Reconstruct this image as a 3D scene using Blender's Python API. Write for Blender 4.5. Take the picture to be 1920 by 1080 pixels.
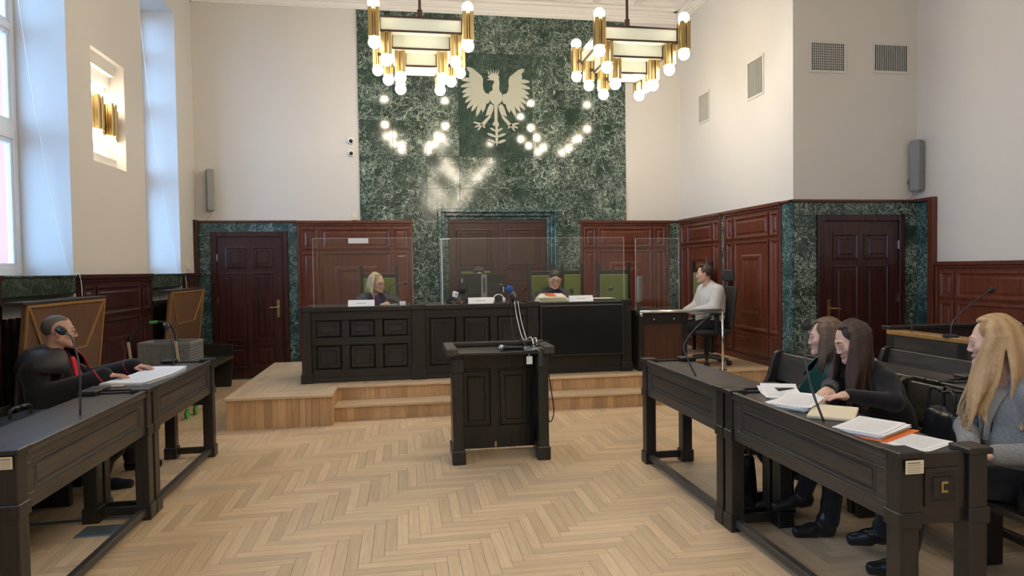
import bpy, bmesh, math, random
import numpy as np
from math import sin, cos, pi, radians, sqrt, atan2
from mathutils import Vector, Matrix
random.seed(7)
rng = np.random.RandomState(11)
for o in list(bpy.data.objects): bpy.data.objects.remove(o)
S = bpy.context.scene
COL = S.collection

# ------------------------------------------------------------------ camera
CAM_H = 1.62
def cam_axes(yaw, pitch, roll):
    f = Vector((sin(yaw)*cos(pitch), cos(yaw)*cos(pitch), -sin(pitch)))
    r = Vector((cos(yaw), -sin(yaw), 0)); u = r.cross(f)
    return cos(roll)*r + sin(roll)*u, -sin(roll)*r + cos(roll)*u, f
cr, cu, cf = cam_axes(radians(9.2716), radians(1.6574), radians(-0.8135))
cd = bpy.data.cameras.new('camera'); cd.sensor_width = 36; cd.lens = 1240/1920*36
cd.clip_start = .05; cd.clip_end = 200
cam = bpy.data.objects.new('camera', cd); COL.objects.link(cam)
cam.matrix_world = Matrix(((cr.x, cu.x, -cf.x, 0), (cr.y, cu.y, -cf.y, 0), (cr.z, cu.z, -cf.z, CAM_H), (0, 0, 0, 1)))
S.camera = cam

# ------------------------------------------------------------------ world, daylight, exposure
SKY_COL = (.32, .60, 1.0); SKY_STR = 6.0
w = bpy.data.worlds.new('sky'); S.world = w; w.use_nodes = True
bg = w.node_tree.nodes['Background']; bg.inputs[0].default_value = (*SKY_COL, 1); bg.inputs[1].default_value = SKY_STR
S.view_settings.view_transform = 'Standard'; S.view_settings.look = 'None'
S.view_settings.gamma = 1; S.view_settings.use_curve_mapping = False
S.view_settings.exposure = 0.72
BULB = 30.0
WIN_Y = [(-3.52, -2.32), (-.49, .71), (2.54, 3.74), (5.57, 6.77), (8.6, 9.8)]  # first opening is unseen, added for more daylight on the right wall
WIN_Z = (1.62, 5.2)
for i, (a, b) in enumerate(WIN_Y):          # sampling portals that lie in the window openings
    L = bpy.data.lights.new('window_portal', 'AREA'); L.shape = 'RECTANGLE'; L.size = WIN_Z[1]-WIN_Z[0]; L.size_y = b-a
    L.cycles.is_portal = True
    o = bpy.data.objects.new('window_portal', L); COL.objects.link(o)
    o.location = (-3.56, (a+b)/2, sum(WIN_Z)/2); o.rotation_euler = (0, -pi/2, 0)

# ------------------------------------------------------------------ materials
MATS = {}
def new_mat(name):
    m = bpy.data.materials.new(name); m.use_nodes = True; MATS[name] = m
    nt = m.node_tree; return m, nt, nt.nodes['Principled BSDF']
def node(nt, t, **kw):
    n = nt.nodes.new(t)
    for k, v in kw.items():
        if k.startswith('i_'):
            key = k[2:]; n.inputs[int(key) if key.isdigit() else key.replace('_', ' ')].default_value = v
        else: setattr(n, k, v)
    return n
def ramp(nt, stops, fac):
    r = nt.nodes.new('ShaderNodeValToRGB'); e = r.color_ramp.elements
    while len(e) < len(stops): e.new(.5)
    for i, (p, c) in enumerate(stops): e[i].position = p; e[i].color = (*c, 1)
    nt.links.new(fac, r.inputs[0]); return r.outputs[0]
def plain(name, col, rough=.5, metal=0, spec=.5, bump=0, bscale=200, emit=None, estr=0, sheen=0):
    m, nt, b = new_mat(name)
    b.inputs['Base Color'].default_value = (*col, 1); b.inputs['Roughness'].default_value = rough
    b.inputs['Metallic'].default_value = metal; b.inputs['Specular IOR Level'].default_value = spec
    if sheen: b.inputs['Sheen Weight'].default_value = sheen
    if emit: b.inputs['Emission Color'].default_value = (*emit, 1); b.inputs['Emission Strength'].default_value = estr
    if bump:
        tc = node(nt, 'ShaderNodeTexCoord'); n = node(nt, 'ShaderNodeTexNoise', i_Scale=bscale, i_Detail=4.)
        nt.links.new(tc.outputs['Object'], n.inputs['Vector'])
        bp = node(nt, 'ShaderNodeBump', i_Strength=bump, i_Distance=.01)
        nt.links.new(n.outputs[0], bp.inputs['Height']); nt.links.new(bp.outputs[0], b.inputs['Normal'])
    return m
def wood(name, c1, c2, rough=.35, axis=2, scale=1., var=.25, island=False, bump=.08, spec=.5):
    """grained wood, the grain runs along the given object axis"""
    m, nt, b = new_mat(name); L = nt.links.new
    tc = node(nt, 'ShaderNodeTexCoord'); oi = node(nt, 'ShaderNodeObjectInfo')
    mp = node(nt, 'ShaderNodeMapping'); sc = [14*scale]*3; sc[axis] = .9*scale; mp.inputs['Scale'].default_value = sc
    rnd = oi.outputs['Random']
    if island:
        g = node(nt, 'ShaderNodeNewGeometry'); a = node(nt, 'ShaderNodeMath', operation='ADD')
        L(g.outputs['Random Per Island'], a.inputs[0]); L(oi.outputs['Random'], a.inputs[1])
        fr = node(nt, 'ShaderNodeMath', operation='FRACT'); L(a.outputs[0], fr.inputs[0]); rnd = fr.outputs[0]
    off = node(nt, 'ShaderNodeVectorMath', operation='SCALE'); off.inputs[0].default_value = (37, 53, 71); L(rnd, off.inputs['Scale'])
    ad = node(nt, 'ShaderNodeVectorMath', operation='ADD'); L(tc.outputs['Object'], ad.inputs[0]); L(off.outputs[0], ad.inputs[1])
    L(ad.outputs[0], mp.inputs['Vector'])
    n = node(nt, 'ShaderNodeTexNoise', i_Scale=2.2, i_Detail=7., i_Roughness=.62, i_Distortion=.6); L(mp.outputs[0], n.inputs['Vector'])
    c = ramp(nt, [(.3, c1), (.7, c2)], n.outputs[0])
    hs = node(nt, 'ShaderNodeHueSaturation')
    mr = node(nt, 'ShaderNodeMapRange'); mr.inputs['To Min'].default_value = 1-var; mr.inputs['To Max'].default_value = 1+var
    L(rnd, mr.inputs[0]); L(mr.outputs[0], hs.inputs['Value']); L(c, hs.inputs['Color'])
    L(hs.outputs[0], b.inputs['Base Color'])
    b.inputs['Roughness'].default_value = rough; b.inputs['Specular IOR Level'].default_value = spec
    if bump:
        bp = node(nt, 'ShaderNodeBump', i_Strength=bump, i_Distance=.004); L(n.outputs[0], bp.inputs['Height']); L(bp.outputs[0], b.inputs['Normal'])
    return m
def marble(name, dark, mid, vein, amount=.5, rough=.12):
    m, nt, b = new_mat(name); L = nt.links.new
    tc = node(nt, 'ShaderNodeTexCoord'); oi = node(nt, 'ShaderNodeObjectInfo')
    off = node(nt, 'ShaderNodeVectorMath', operation='SCALE'); off.inputs[0].default_value = (31, 57, 83); L(oi.outputs['Random'], off.inputs['Scale'])
    ad = node(nt, 'ShaderNodeVectorMath', operation='ADD'); L(tc.outputs['Object'], ad.inputs[0]); L(off.outputs[0], ad.inputs[1])
    def veins(scale, dist, width, seed, det=2.):
        o2 = node(nt, 'ShaderNodeVectorMath', operation='ADD'); L(ad.outputs[0], o2.inputs[0]); o2.inputs[1].default_value = (seed*7.3, seed*3.1, seed*5.7)
        n = node(nt, 'ShaderNodeTexNoise', i_Scale=scale, i_Detail=det, i_Roughness=.5, i_Distortion=dist); L(o2.outputs[0], n.inputs['Vector'])
        s_ = node(nt, 'ShaderNodeMath', operation='SUBTRACT'); L(n.outputs[0], s_.inputs[0]); s_.inputs[1].default_value = .5
        ab = node(nt, 'ShaderNodeMath', operation='ABSOLUTE'); L(s_.outputs[0], ab.inputs[0])
        r = node(nt, 'ShaderNodeMapRange', interpolation_type='SMOOTHSTEP'); r.inputs['From Min'].default_value = 0; r.inputs['From Max'].default_value = width
        r.inputs['To Min'].default_value = 1; r.inputs['To Max'].default_value = 0; L(ab.outputs[0], r.inputs[0]); return r.outputs[0]
    def mask(scale, lo, hi):
        n = node(nt, 'ShaderNodeTexNoise', i_Scale=scale, i_Detail=4., i_Distortion=.5); L(ad.outputs[0], n.inputs['Vector'])
        r = node(nt, 'ShaderNodeMapRange', interpolation_type='SMOOTHSTEP'); r.inputs['From Min'].default_value = lo; r.inputs['From Max'].default_value = hi; L(n.outputs[0], r.inputs[0]); return r.outputs[0]
    def mul(a, bb):
        x = node(nt, 'ShaderNodeMath', operation='MULTIPLY'); L(a, x.inputs[0])
        if isinstance(bb, float): x.inputs[1].default_value = bb
        else: L(bb, x.inputs[1])
        return x.outputs[0]
    def mx(a, bb):
        x = node(nt, 'ShaderNodeMath', operation='MAXIMUM'); L(a, x.inputs[0]); L(bb, x.inputs[1]); return x.outputs[0]
    v1 = mul(veins(2.7, 2.4, .015, 1), mask(1.9, .38, .56))
    v2 = mul(veins(5.2, 2.0, .026, 2), mask(1.9, .40, .56))
    v3 = mul(veins(10., 1.7, .040, 3), mask(3., .42, .58))
    v4 = mul(veins(4., 3., .022, 4, 3.), mask(2.8, .42, .58))
    v = mx(mx(v1, mul(v2, .75)), mx(mul(v3, .55), v4))
    base = node(nt, 'ShaderNodeTexNoise', i_Scale=4.5, i_Detail=6., i_Roughness=.65, i_Distortion=1.); L(ad.outputs[0], base.inputs['Vector'])
    c = ramp(nt, [(.32, dark), (.68, mid)], base.outputs[0])
    mixn = node(nt, 'ShaderNodeMix', data_type='RGBA'); L(mul(v, amount), mixn.inputs[0]); L(c, mixn.inputs[6]); mixn.inputs[7].default_value = (*vein, 1)
    L(mixn.outputs[2], b.inputs['Base Color']); b.inputs['Roughness'].default_value = rough
    return m
def pane_mat(name, tint=(1, 1, 1), refl=1.0):
    m, nt, b = new_mat(name); nt.nodes.remove(b); L = nt.links.new
    t = node(nt, 'ShaderNodeBsdfTransparent'); t.inputs[0].default_value = (*tint, 1)
    g = node(nt, 'ShaderNodeBsdfGlossy'); g.inputs['Roughness'].default_value = 0.0; g.inputs[0].default_value = (refl, refl, refl, 1)
    f = node(nt, 'ShaderNodeFresnel', i_IOR=1.49); mix = node(nt, 'ShaderNodeMixShader')
    ge = node(nt, 'ShaderNodeNewGeometry'); fr_ = node(nt, 'ShaderNodeMath', operation='SUBTRACT'); fr_.inputs[0].default_value = 1; L(ge.outputs['Backfacing'], fr_.inputs[1])
    mu = node(nt, 'ShaderNodeMath', operation='MULTIPLY', use_clamp=True); L(f.outputs[0], mu.inputs[0]); L(fr_.outputs[0], mu.inputs[1])
    m2 = node(nt, 'ShaderNodeMath', operation='MULTIPLY', use_clamp=True); L(mu.outputs[0], m2.inputs[0]); m2.inputs[1].default_value = 1.8
    L(m2.outputs[0], mix.inputs[0]); L(t.outputs[0], mix.inputs[1]); L(g.outputs[0], mix.inputs[2])
    L(mix.outputs[0], nt.nodes['Material Output'].inputs[0]); return m
def attr_mat(name, rough=.5, bump=0., bscale=60., sheen=0., spec=.4, sss=0., stripes=None):
    m, nt, b = new_mat(name); L = nt.links.new
    a = node(nt, 'ShaderNodeAttribute', attribute_name='col'); L(a.outputs['Color'], b.inputs['Base Color'])
    b.inputs['Roughness'].default_value = rough; b.inputs['Specular IOR Level'].default_value = spec
    if name == 'cloth':
        t2 = node(nt, 'ShaderNodeTexCoord'); m2 = node(nt, 'ShaderNodeMapping'); m2.inputs['Scale'].default_value = (1, 1, 3.5); n2 = node(nt, 'ShaderNodeTexNoise', i_Scale=70., i_Detail=5.); L(t2.outputs['Object'], m2.inputs[0]); L(m2.outputs[0], n2.inputs['Vector'])
        r2 = node(nt, 'ShaderNodeMapRange'); r2.inputs['From Min'].default_value = .3; r2.inputs['From Max'].default_value = .7; r2.inputs['To Min'].default_value = .78; r2.inputs['To Max'].default_value = 1.22; L(n2.outputs[0], r2.inputs[0])
        h2 = node(nt, 'ShaderNodeHueSaturation'); L(r2.outputs[0], h2.inputs['Value']); L(a.outputs['Color'], h2.inputs['Color']); L(h2.outputs[0], b.inputs['Base Color'])
    if sheen: b.inputs['Sheen Weight'].default_value = sheen
    if sss: b.inputs['Subsurface Weight'].default_value = sss; b.inputs['Subsurface Radius'].default_value = (.012, .005, .003); b.inputs['Subsurface Scale'].default_value = .6
    if bump:
        tc = node(nt, 'ShaderNodeTexCoord'); mp = node(nt, 'ShaderNodeMapping')
        mp.inputs['Scale'].default_value = stripes or (1, 1, 1)
        n = node(nt, 'ShaderNodeTexNoise', i_Scale=bscale, i_Detail=3.); L(tc.outputs['Object'], mp.inputs[0]); L(mp.outputs[0], n.inputs['Vector'])
        bp = node(nt, 'ShaderNodeBump', i_Strength=bump, i_Distance=.01); L(n.outputs[0], bp.inputs['Height']); L(bp.outputs[0], b.inputs['Normal'])
    return m

plain('plaster', (.64, .62, .59), .75, bump=.03, bscale=90)
plain('ceiling_white', (.80, .78, .75), .7)
plain('window_white', (.80, .82, .84), .35)
wood('mahogany', (.060, .014, .008), (.150, .042, .022), .28, 2, 1., .12)
wood('mahogany_across', (.060, .014, .008), (.150, .042, .022), .28, 0, 1., .12)
wood('mahogany_side', (.075, .019, .010), (.175, .050, .026), .30, 2, 1., .12)
wood('door_wood', (.026, .008, .008), (.055, .018, .017), .26, 2, 1., .06)
wood('portal_door_wood', (.030, .011, .009), (.060, .022, .017), .35, 2, 1., .06)
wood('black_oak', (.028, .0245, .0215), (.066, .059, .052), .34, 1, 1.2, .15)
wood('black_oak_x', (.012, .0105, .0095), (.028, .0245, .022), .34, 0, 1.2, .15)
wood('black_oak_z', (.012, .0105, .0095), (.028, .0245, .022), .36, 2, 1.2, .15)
wood('brown_veneer', (.060, .024, .014), (.110, .045, .026), .35, 2, 1., .1)
wood('board_veneer', (.115, .060, .036), (.190, .105, .065), .38, 2, 1., .1)
wood('gold_oak', (.26, .14, .045), (.36, .21, .07), .4, 2, 1., .1)
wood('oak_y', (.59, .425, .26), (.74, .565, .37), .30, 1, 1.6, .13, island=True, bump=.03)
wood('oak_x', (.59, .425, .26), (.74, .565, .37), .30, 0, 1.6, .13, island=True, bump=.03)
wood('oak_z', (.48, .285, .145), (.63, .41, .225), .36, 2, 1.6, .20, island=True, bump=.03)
plain('subfloor', (.10, .055, .025), .8)
marble('marble_green', (.012, .028, .022), (.040, .072, .056), (.50, .60, .52), .85, .095)
marble('marble_plain', (.011, .028, .021), (.032, .062, .047), (.25, .34, .29), .35, .07)
marble('marble_blue', (.012, .034, .036), (.036, .085, .086), (.36, .50, .50), .7, .08)
plain('eagle_stone', (.40, .41, .34), .55, bump=.15, bscale=60)
plain('brass', (.56, .43, .20), .34, 1.0)
plain('brass_door', (.55, .40, .17), .3, 1.0)
plain('bronze_frame', (.055, .030, .020), .4, .3)
plain('opal_glass', (.80, .86, .76), .25)
plain('bulb_glass', (1, .93, .8), .3, emit=(1.0, .88, .71), estr=BULB)
plain('sconce_bulb', (1, .93, .8), .3, emit=(1.0, .86, .68), estr=15.0)
plain('steel', (.70, .70, .70), .2, 1.0)
plain('black_plastic', (.012, .012, .013), .4)
plain('dark_grey_plastic', (.045, .045, .05), .45)
plain('grey_plastic', (.22, .23, .235), .5)
plain('speaker_grey', (.23, .24, .245), .55)
plain('white_plastic', (.80, .80, .78), .35)
plain('cream_plastic', (.72, .66, .54), .4)
plain('screen_black', (.010, .010, .011), .25)
plain('screen_lit', (.25, .35, .5), .3)
plain('green_upholstery', (.120, .145, .022), .75, bump=.1, bscale=300, sheen=.3)
plain('chair_fabric', (.030, .029, .034), .85, bump=.1, bscale=400)
plain('paper', (.82, .83, .85), .8)
plain('paper_print', (.55, .56, .60), .8)
plain('paper_cream', (.75, .68, .52), .8)
plain('orange_card', (.80, .20, .035), .6)
plain('red_strip', (.65, .10, .03), .6)
plain('black_leather', (.014, .014, .016), .32, bump=.2, bscale=120)
plain('black_nylon', (.016, .016, .018), .7, bump=.2, bscale=300)
plain('green_plastic', (.06, .48, .07), .4)
plain('tan_plastic', (.50, .42, .30), .5)
plain('blue_foam', (.020, .085, .30), .8, bump=.3, bscale=400)
plain('mic_white', (.75, .78, .8), .4)
plain('mesh_metal', (.40, .42, .45), .35, .8)
plain('floor_metal', (.22, .29, .33), .35, .6)
plain('vent_white', (.62, .61, .57), .45)
plain('vent_dark', (.05, .05, .045), .8)
plain('facade_red', (.42, .15, .16), .8, bump=.2, bscale=5)
plain('ground_grey', (.25, .25, .25), .9)
plain('ink', (.10, .10, .12), .8)
plain('radiator', (.020, .015, .016), .5)
plain('lens_black', (.01, .01, .012), .1)
pane_mat('pane', (.97, .99, .98)); pane_mat('window_pane', (.96, .98, 1.0))
plain('pane_edge', (.62, .68, .68), .2)
plain('spectacle_frame', (.03, .02, .02), .3)
attr_mat('skin', .48, 0, sss=.15)
attr_mat('cloth', .85, .12, 90., sheen=.15, spec=.2)
attr_mat('shiny_leather', .28, .12, 40.)
attr_mat('hair', .42, .5, 60., spec=.5, stripes=(6, 6, .35))

# ------------------------------------------------------------------ helpers
def tag(o, label=None, cat=None, group=None, kind=None):
    if label: o['label'] = label
    if cat: o['category'] = cat
    if group: o['group'] = group
    if kind: o['kind'] = kind
    return o
def thing(name, label, cat, loc=(0, 0, 0), rz=0, group=None):
    o = bpy.data.objects.new(name, None); COL.objects.link(o); o.empty_display_size = .1
    o.location = loc; o.rotation_euler = (0, 0, rz); return tag(o, label, cat, group)
def copy_tree(o, parent=None):
    c = o.copy(); COL.objects.link(c)
    if parent: c.parent = parent
    for ch in list(o.children): copy_tree(ch, c)
    return c
class MB:
    def __init__(s): s.v = []; s.f = []; s.m = []
    def add(s, vs, fs, mi=0):
        n = len(s.v); s.v += [tuple(v) for v in vs]
        for f in fs: s.f.append([i+n for i in f]); s.m.append(mi)
        return s
    def box(s, x0, x1, y0, y1, z0, z1, mi=0):
        return s.add([(x0, y0, z0), (x1, y0, z0), (x1, y1, z0), (x0, y1, z0), (x0, y0, z1), (x1, y0, z1), (x1, y1, z1), (x0, y1, z1)],
              [(3, 2, 1, 0), (4, 5, 6, 7), (0, 1, 5, 4), (1, 2, 6, 5), (2, 3, 7, 6), (3, 0, 4, 7)], mi)
    def hexa(s, p, mi=0):     # eight corners, bottom four then top four
        return s.add(p, [(3, 2, 1, 0), (4, 5, 6, 7), (0, 1, 5, 4), (1, 2, 6, 5), (2, 3, 7, 6), (3, 0, 4, 7)], mi)
    def prism(s, poly, axis, a, b, mi=0):
        def P(u, v, w): return {'x': (w, u, v), 'y': (u, w, v), 'z': (u, v, w)}[axis]
        n = len(poly); vs = [P(u, v, a) for u, v in poly]+[P(u, v, b) for u, v in poly]
        return s.add(vs, [list(range(n))[::-1], list(range(n, 2*n))]+[(i, (i+1) % n, n+(i+1) % n, n+i) for i in range(n)], mi)
    def tube(s, pts, r, n=8, mi=0, cap=True):
        pts = [Vector(p) for p in pts]; N = len(pts)
        rr = r if isinstance(r, (list, tuple)) else [r]*N
        vs = []; ref = None
        for i, p in enumerate(pts):
            t = (pts[min(i+1, N-1)]-pts[max(i-1, 0)])
            t = t.normalized() if t.length > 1e-9 else Vector((0, 0, 1))
            if ref is None: ref = Vector((0, 0, 1)) if abs(t.z) < .9 else Vector((1, 0, 0))
            a = t.cross(ref); a = a.normalized() if a.length > 1e-6 else t.orthogonal().normalized(); b = t.cross(a); ref = -b if False else ref
            for k in range(n):
                q = 2*pi*k/n; vs.append(p+rr[i]*(cos(q)*a+sin(q)*b))
        fs = [(i*n+k, i*n+(k+1) % n, (i+1)*n+(k+1) % n, (i+1)*n+k) for i in range(N-1) for k in range(n)]
        if cap: fs += [list(range(n))[::-1], list(range((N-1)*n, N*n))]
        return s.add(vs, fs, mi)
    def lathe(s, prof, c=(0, 0, 0), n=16, mi=0, axis='z'):
        vs = []
        for r, h in prof:
            for k in range(n):
                q = 2*pi*k/n; a, b = r*cos(q), r*sin(q)
                p = {'z': (a, b, h), 'y': (a, h, b), 'x': (h, a, b)}[axis]
                vs.append((c[0]+p[0], c[1]+p[1], c[2]+p[2]))
        N = len(prof)
        fs = [(i*n+k, i*n+(k+1) % n, (i+1)*n+(k+1) % n, (i+1)*n+k) for i in range(N-1) for k in range(n)]
        fs += [list(range(n))[::-1], list(range((N-1)*n, N*n))]
        return s.add(vs, fs, mi)
    def ball(s, c, r, n=16, m=10, mi=0):
        rx, ry, rz = r if isinstance(r, (tuple, list)) else (r, r, r)
        vs = [(c[0], c[1], c[2]-rz)]
        for i in range(1, m):
            a = -pi/2+pi*i/m
            for k in range(n): q = 2*pi*k/n; vs.append((c[0]+rx*cos(a)*cos(q), c[1]+ry*cos(a)*sin(q), c[2]+rz*sin(a)))
        vs.append((c[0], c[1], c[2]+rz)); T = len(vs)-1
        fs = [(0, 1+(k+1) % n, 1+k) for k in range(n)]
        fs += [(1+i*n+k, 1+i*n+(k+1) % n, 1+(i+1)*n+(k+1) % n, 1+(i+1)*n+k) for i in range(m-2) for k in range(n)]
        fs += [(1+(m-2)*n+k, 1+(m-2)*n+(k+1) % n, T) for k in range(n)]
        return s.add(vs, fs, mi)
    def rings(s, M, u0, u1, v0, v1, prof, mi=0, cap=True):
        """nested rectangles: prof = [(inset, height)...]; M maps (u, v, height) to a point"""
        vs = []
        for ins, d in prof:
            vs += [M(u0+ins, v0+ins, d), M(u1-ins, v0+ins, d), M(u1-ins, v1-ins, d), M(u0+ins, v1-ins, d)]
        fs = []
        for i in range(len(prof)-1):
            for k in range(4): fs.append((i*4+k, i*4+(k+1) % 4, (i+1)*4+(k+1) % 4, (i+1)*4+k))
        if cap: j = (len(prof)-1)*4; fs.append((j, j+1, j+2, j+3))
        return s.add(vs, fs, mi)
    def mbox(s, M, u0, u1, v0, v1, d0, d1, mi=0):
        p = [M(u0, v0, d0), M(u1, v0, d0), M(u1, v1, d0), M(u0, v1, d0), M(u0, v0, d1), M(u1, v0, d1), M(u1, v1, d1), M(u0, v1, d1)]
        return s.add(p, [(3, 2, 1, 0), (4, 5, 6, 7), (0, 1, 5, 4), (1, 2, 6, 5), (2, 3, 7, 6), (3, 0, 4, 7)], mi)
    def build(s, name, mats, parent=None, bevel=0, smooth=False, kind=None):
        me = bpy.data.meshes.new(name); me.from_pydata(s.v, [], s.f)
        if not isinstance(mats, (list, tuple)): mats = [mats]
        for m in mats: me.materials.append(MATS[m])
        if len(mats) > 1: me.polygons.foreach_set('material_index', s.m)
        bm = bmesh.new(); bm.from_mesh(me); bmesh.ops.recalc_face_normals(bm, faces=bm.faces); bm.to_mesh(me); bm.free()
        if smooth: me.polygons.foreach_set('use_smooth', [True]*len(me.polygons))
        me.update()
        o = bpy.data.objects.new(name, me); COL.objects.link(o)
        if parent: o.parent = parent
        if bevel:
            b = o.modifiers.new('bevel', 'BEVEL'); b.width = bevel; b.segments = 1; b.limit_method = 'ANGLE'; b.angle_limit = radians(40)
        if kind: o['kind'] = kind
        return o
def smooth_path(pts, n=8):
    """Catmull-Rom through the points"""
    P = [Vector(p) for p in pts]; P = [2*P[0]-P[1]]+P+[2*P[-1]-P[-2]]; out = []
    for i in range(1, len(P)-2):
        a, b, c, d = P[i-1:i+3]
        for k in range(n):
            t = k/n; out.append(.5*((2*b)+(c-a)*t+(2*a-5*b+4*c-d)*t*t+(3*b-a-3*c+d)*t*t*t))
    out.append(P[-2]); return out
def face_back(Y):  return lambda u, v, d: (u, Y-d, v)          # wall seen from the front, height grows towards -Y
def face_right(X): return lambda u, v, d: (X-d, u, v)
def face_left(X):  return lambda u, v, d: (X+d, u, v)

# ---- signed-distance modelling for people, hair and soft things
class SDF:
    def __init__(s): s.p = []
    def cone(s, a, b, ra, rb=None, k=.02, col=None, sub=False):
        s.p.append(('c', np.array(a, float), np.array(b, float), ra, ra if rb is None else rb, k, col, sub)); return s
    def ell(s, c, r, k=.02, col=None, R=None, sub=False):
        r = (r, r, r) if not isinstance(r, (tuple, list)) else r
        s.p.append(('e', np.array(c, float), np.array(r, float), R, None, k, col, sub)); return s
    def chain(s, pts, rs, k=.01, col=None):
        for i in range(len(pts)-1): s.cone(pts[i], pts[i+1], rs[i] if not np.isscalar(rs) else rs, rs[i+1] if not np.isscalar(rs) else rs, k, col)
        return s
    def mesh(s, h, base=(.5, .5, .5)):
        lo = np.full(3, 1e9); hi = np.full(3, -1e9)
        for p in s.p:
            if p[7]: continue
            if p[0] == 'c':
                r = max(p[3], p[4]); lo = np.minimum(lo, np.minimum(p[1], p[2])-r); hi = np.maximum(hi, np.maximum(p[1], p[2])+r)
            else: r = p[2].max() if p[3] is not None else p[2]; lo = np.minimum(lo, p[1]-r); hi = np.maximum(hi, p[1]+r)
        lo -= 4*h+.01; hi += 4*h+.01
        N = np.ceil((hi-lo)/h).astype(int)+1
        F = np.full(N, 1.0, np.float32); C = np.zeros((*N, 3), np.float32); C[:] = base; best = np.full(N, 1.0, np.float32)
        ax = [lo[i]+h*np.arange(N[i]) for i in range(3)]
        for p in s.p:
            k = p[5]; mgn = k+3*h
            if p[0] == 'c':
                r = max(p[3], p[4]); a0 = np.minimum(p[1], p[2])-r-mgn; a1 = np.maximum(p[1], p[2])+r+mgn
            else: r = p[2].max() if p[3] is not None else p[2]; a0 = p[1]-r-mgn; a1 = p[1]+r+mgn
            i0 = np.clip(np.floor((a0-lo)/h).astype(int), 0, N-1); i1 = np.clip(np.ceil((a1-lo)/h).astype(int)+1, 1, N)
            sl = tuple(slice(i0[i], i1[i]) for i in range(3))
            X = ax[0][sl[0]][:, None, None]; Y = ax[1][sl[1]][None, :, None]; Z = ax[2][sl[2]][None, None, :]
            if p[0] == 'c':
                a, b = p[1], p[2]; d = b-a; L2 = max(d@d, 1e-12)
                t = np.clip(((X-a[0])*d[0]+(Y-a[1])*d[1]+(Z-a[2])*d[2])/L2, 0, 1)
                D = np.sqrt((X-a[0]-t*d[0])**2+(Y-a[1]-t*d[1])**2+(Z-a[2]-t*d[2])**2)-(p[3]+(p[4]-p[3])*t)
            else:
                qx, qy, qz = X-p[1][0], Y-p[1][1], Z-p[1][2]
                if p[3] is not None:
                    R = p[3]; qx, qy, qz = (R[0][0]*qx+R[1][0]*qy+R[2][0]*qz), (R[0][1]*qx+R[1][1]*qy+R[2][1]*qz), (R[0][2]*qx+R[1][2]*qy+R[2][2]*qz)
                e = p[2]; k0 = np.sqrt((qx/e[0])**2+(qy/e[1])**2+(qz/e[2])**2); k1 = np.sqrt((qx/e[0]**2)**2+(qy/e[1]**2)**2+(qz/e[2]**2)**2)
                D = k0*(k0-1)/np.maximum(k1, 1e-6)
            f = F[sl]
            if p[7]:
                D = -D; hh = np.clip(.5-.5*(f-D)/k, 0, 1); F[sl] = f*(1-hh)+D*hh+k*hh*(1-hh)
            else:
                hh = np.clip(.5+.5*(D-f)/k, 0, 1); F[sl] = D*(1-hh)+f*hh-k*hh*(1-hh)
                if p[6] is not None:
                    bs = best[sl]; mk = D < bs; bs[mk] = D[mk]; cc = C[sl]; cc[mk] = p[6]
                else: best[sl] = np.minimum(best[sl], D)
        return surf_net(F, C, lo, h)
def surf_net(F, C, lo, h):
    sg = F < 0; n = np.array(F.shape)
    cs = np.zeros(tuple(n-1), np.int8)
    for dx in (0, 1):
        for dy in (0, 1):
            for dz in (0, 1): cs += sg[dx:n[0]-1+dx, dy:n[1]-1+dy, dz:n[2]-1+dz]
    act = (cs > 0) & (cs < 8); I = np.argwhere(act); ids = np.full(act.shape, -1, np.int64); ids[act] = np.arange(len(I))
    pos = np.zeros((len(I), 3)); cnt = np.zeros(len(I))
    cor = np.array([(a, b, c) for a in (0, 1) for b in (0, 1) for c in (0, 1)])
    val = [F[I[:, 0]+c[0], I[:, 1]+c[1], I[:, 2]+c[2]] for c in cor]
    for a in range(8):
        for b in range(a+1, 8):
            if abs(cor[a]-cor[b]).sum() != 1: continue
            m = (val[a] < 0) != (val[b] < 0); t = val[a][m]/(val[a][m]-val[b][m]+1e-12)
            pos[m] += cor[a]+t[:, None]*(cor[b]-cor[a]); cnt[m] += 1
    pos = pos/cnt[:, None]; V = lo+h*(I+pos)
    J = np.minimum(np.round(I+pos).astype(int), n-1); col = C[J[:, 0], J[:, 1], J[:, 2]]
    quads = []
    for ax in range(3):
        u, v = (ax+1) % 3, (ax+2) % 3
        a = [slice(1, -1)]*3; a[ax] = slice(0, n[ax]-1); b = list(a); b[ax] = slice(1, n[ax])
        A = sg[tuple(a)]; B = sg[tuple(b)]
        for flip, mk in ((False, A & ~B), (True, ~A & B)):
            E = np.argwhere(mk)
            E[:, u] += 1; E[:, v] += 1
            def cell(du, dv):
                e = E.copy(); e[:, u] += du; e[:, v] += dv; return ids[e[:, 0], e[:, 1], e[:, 2]]
            q = np.stack([cell(-1, -1), cell(0, -1), cell(0, 0), cell(-1, 0)], 1)
            quads.append(q[:, ::-1] if flip else q)
    Q = np.concatenate(quads); Q = Q[(Q >= 0).all(1)]
    return V, Q, col
def xform(mesh, M):
    V, Q, c = mesh; A = np.array(M); return V@A[:3, :3].T+A[:3, 3], Q, c
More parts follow.
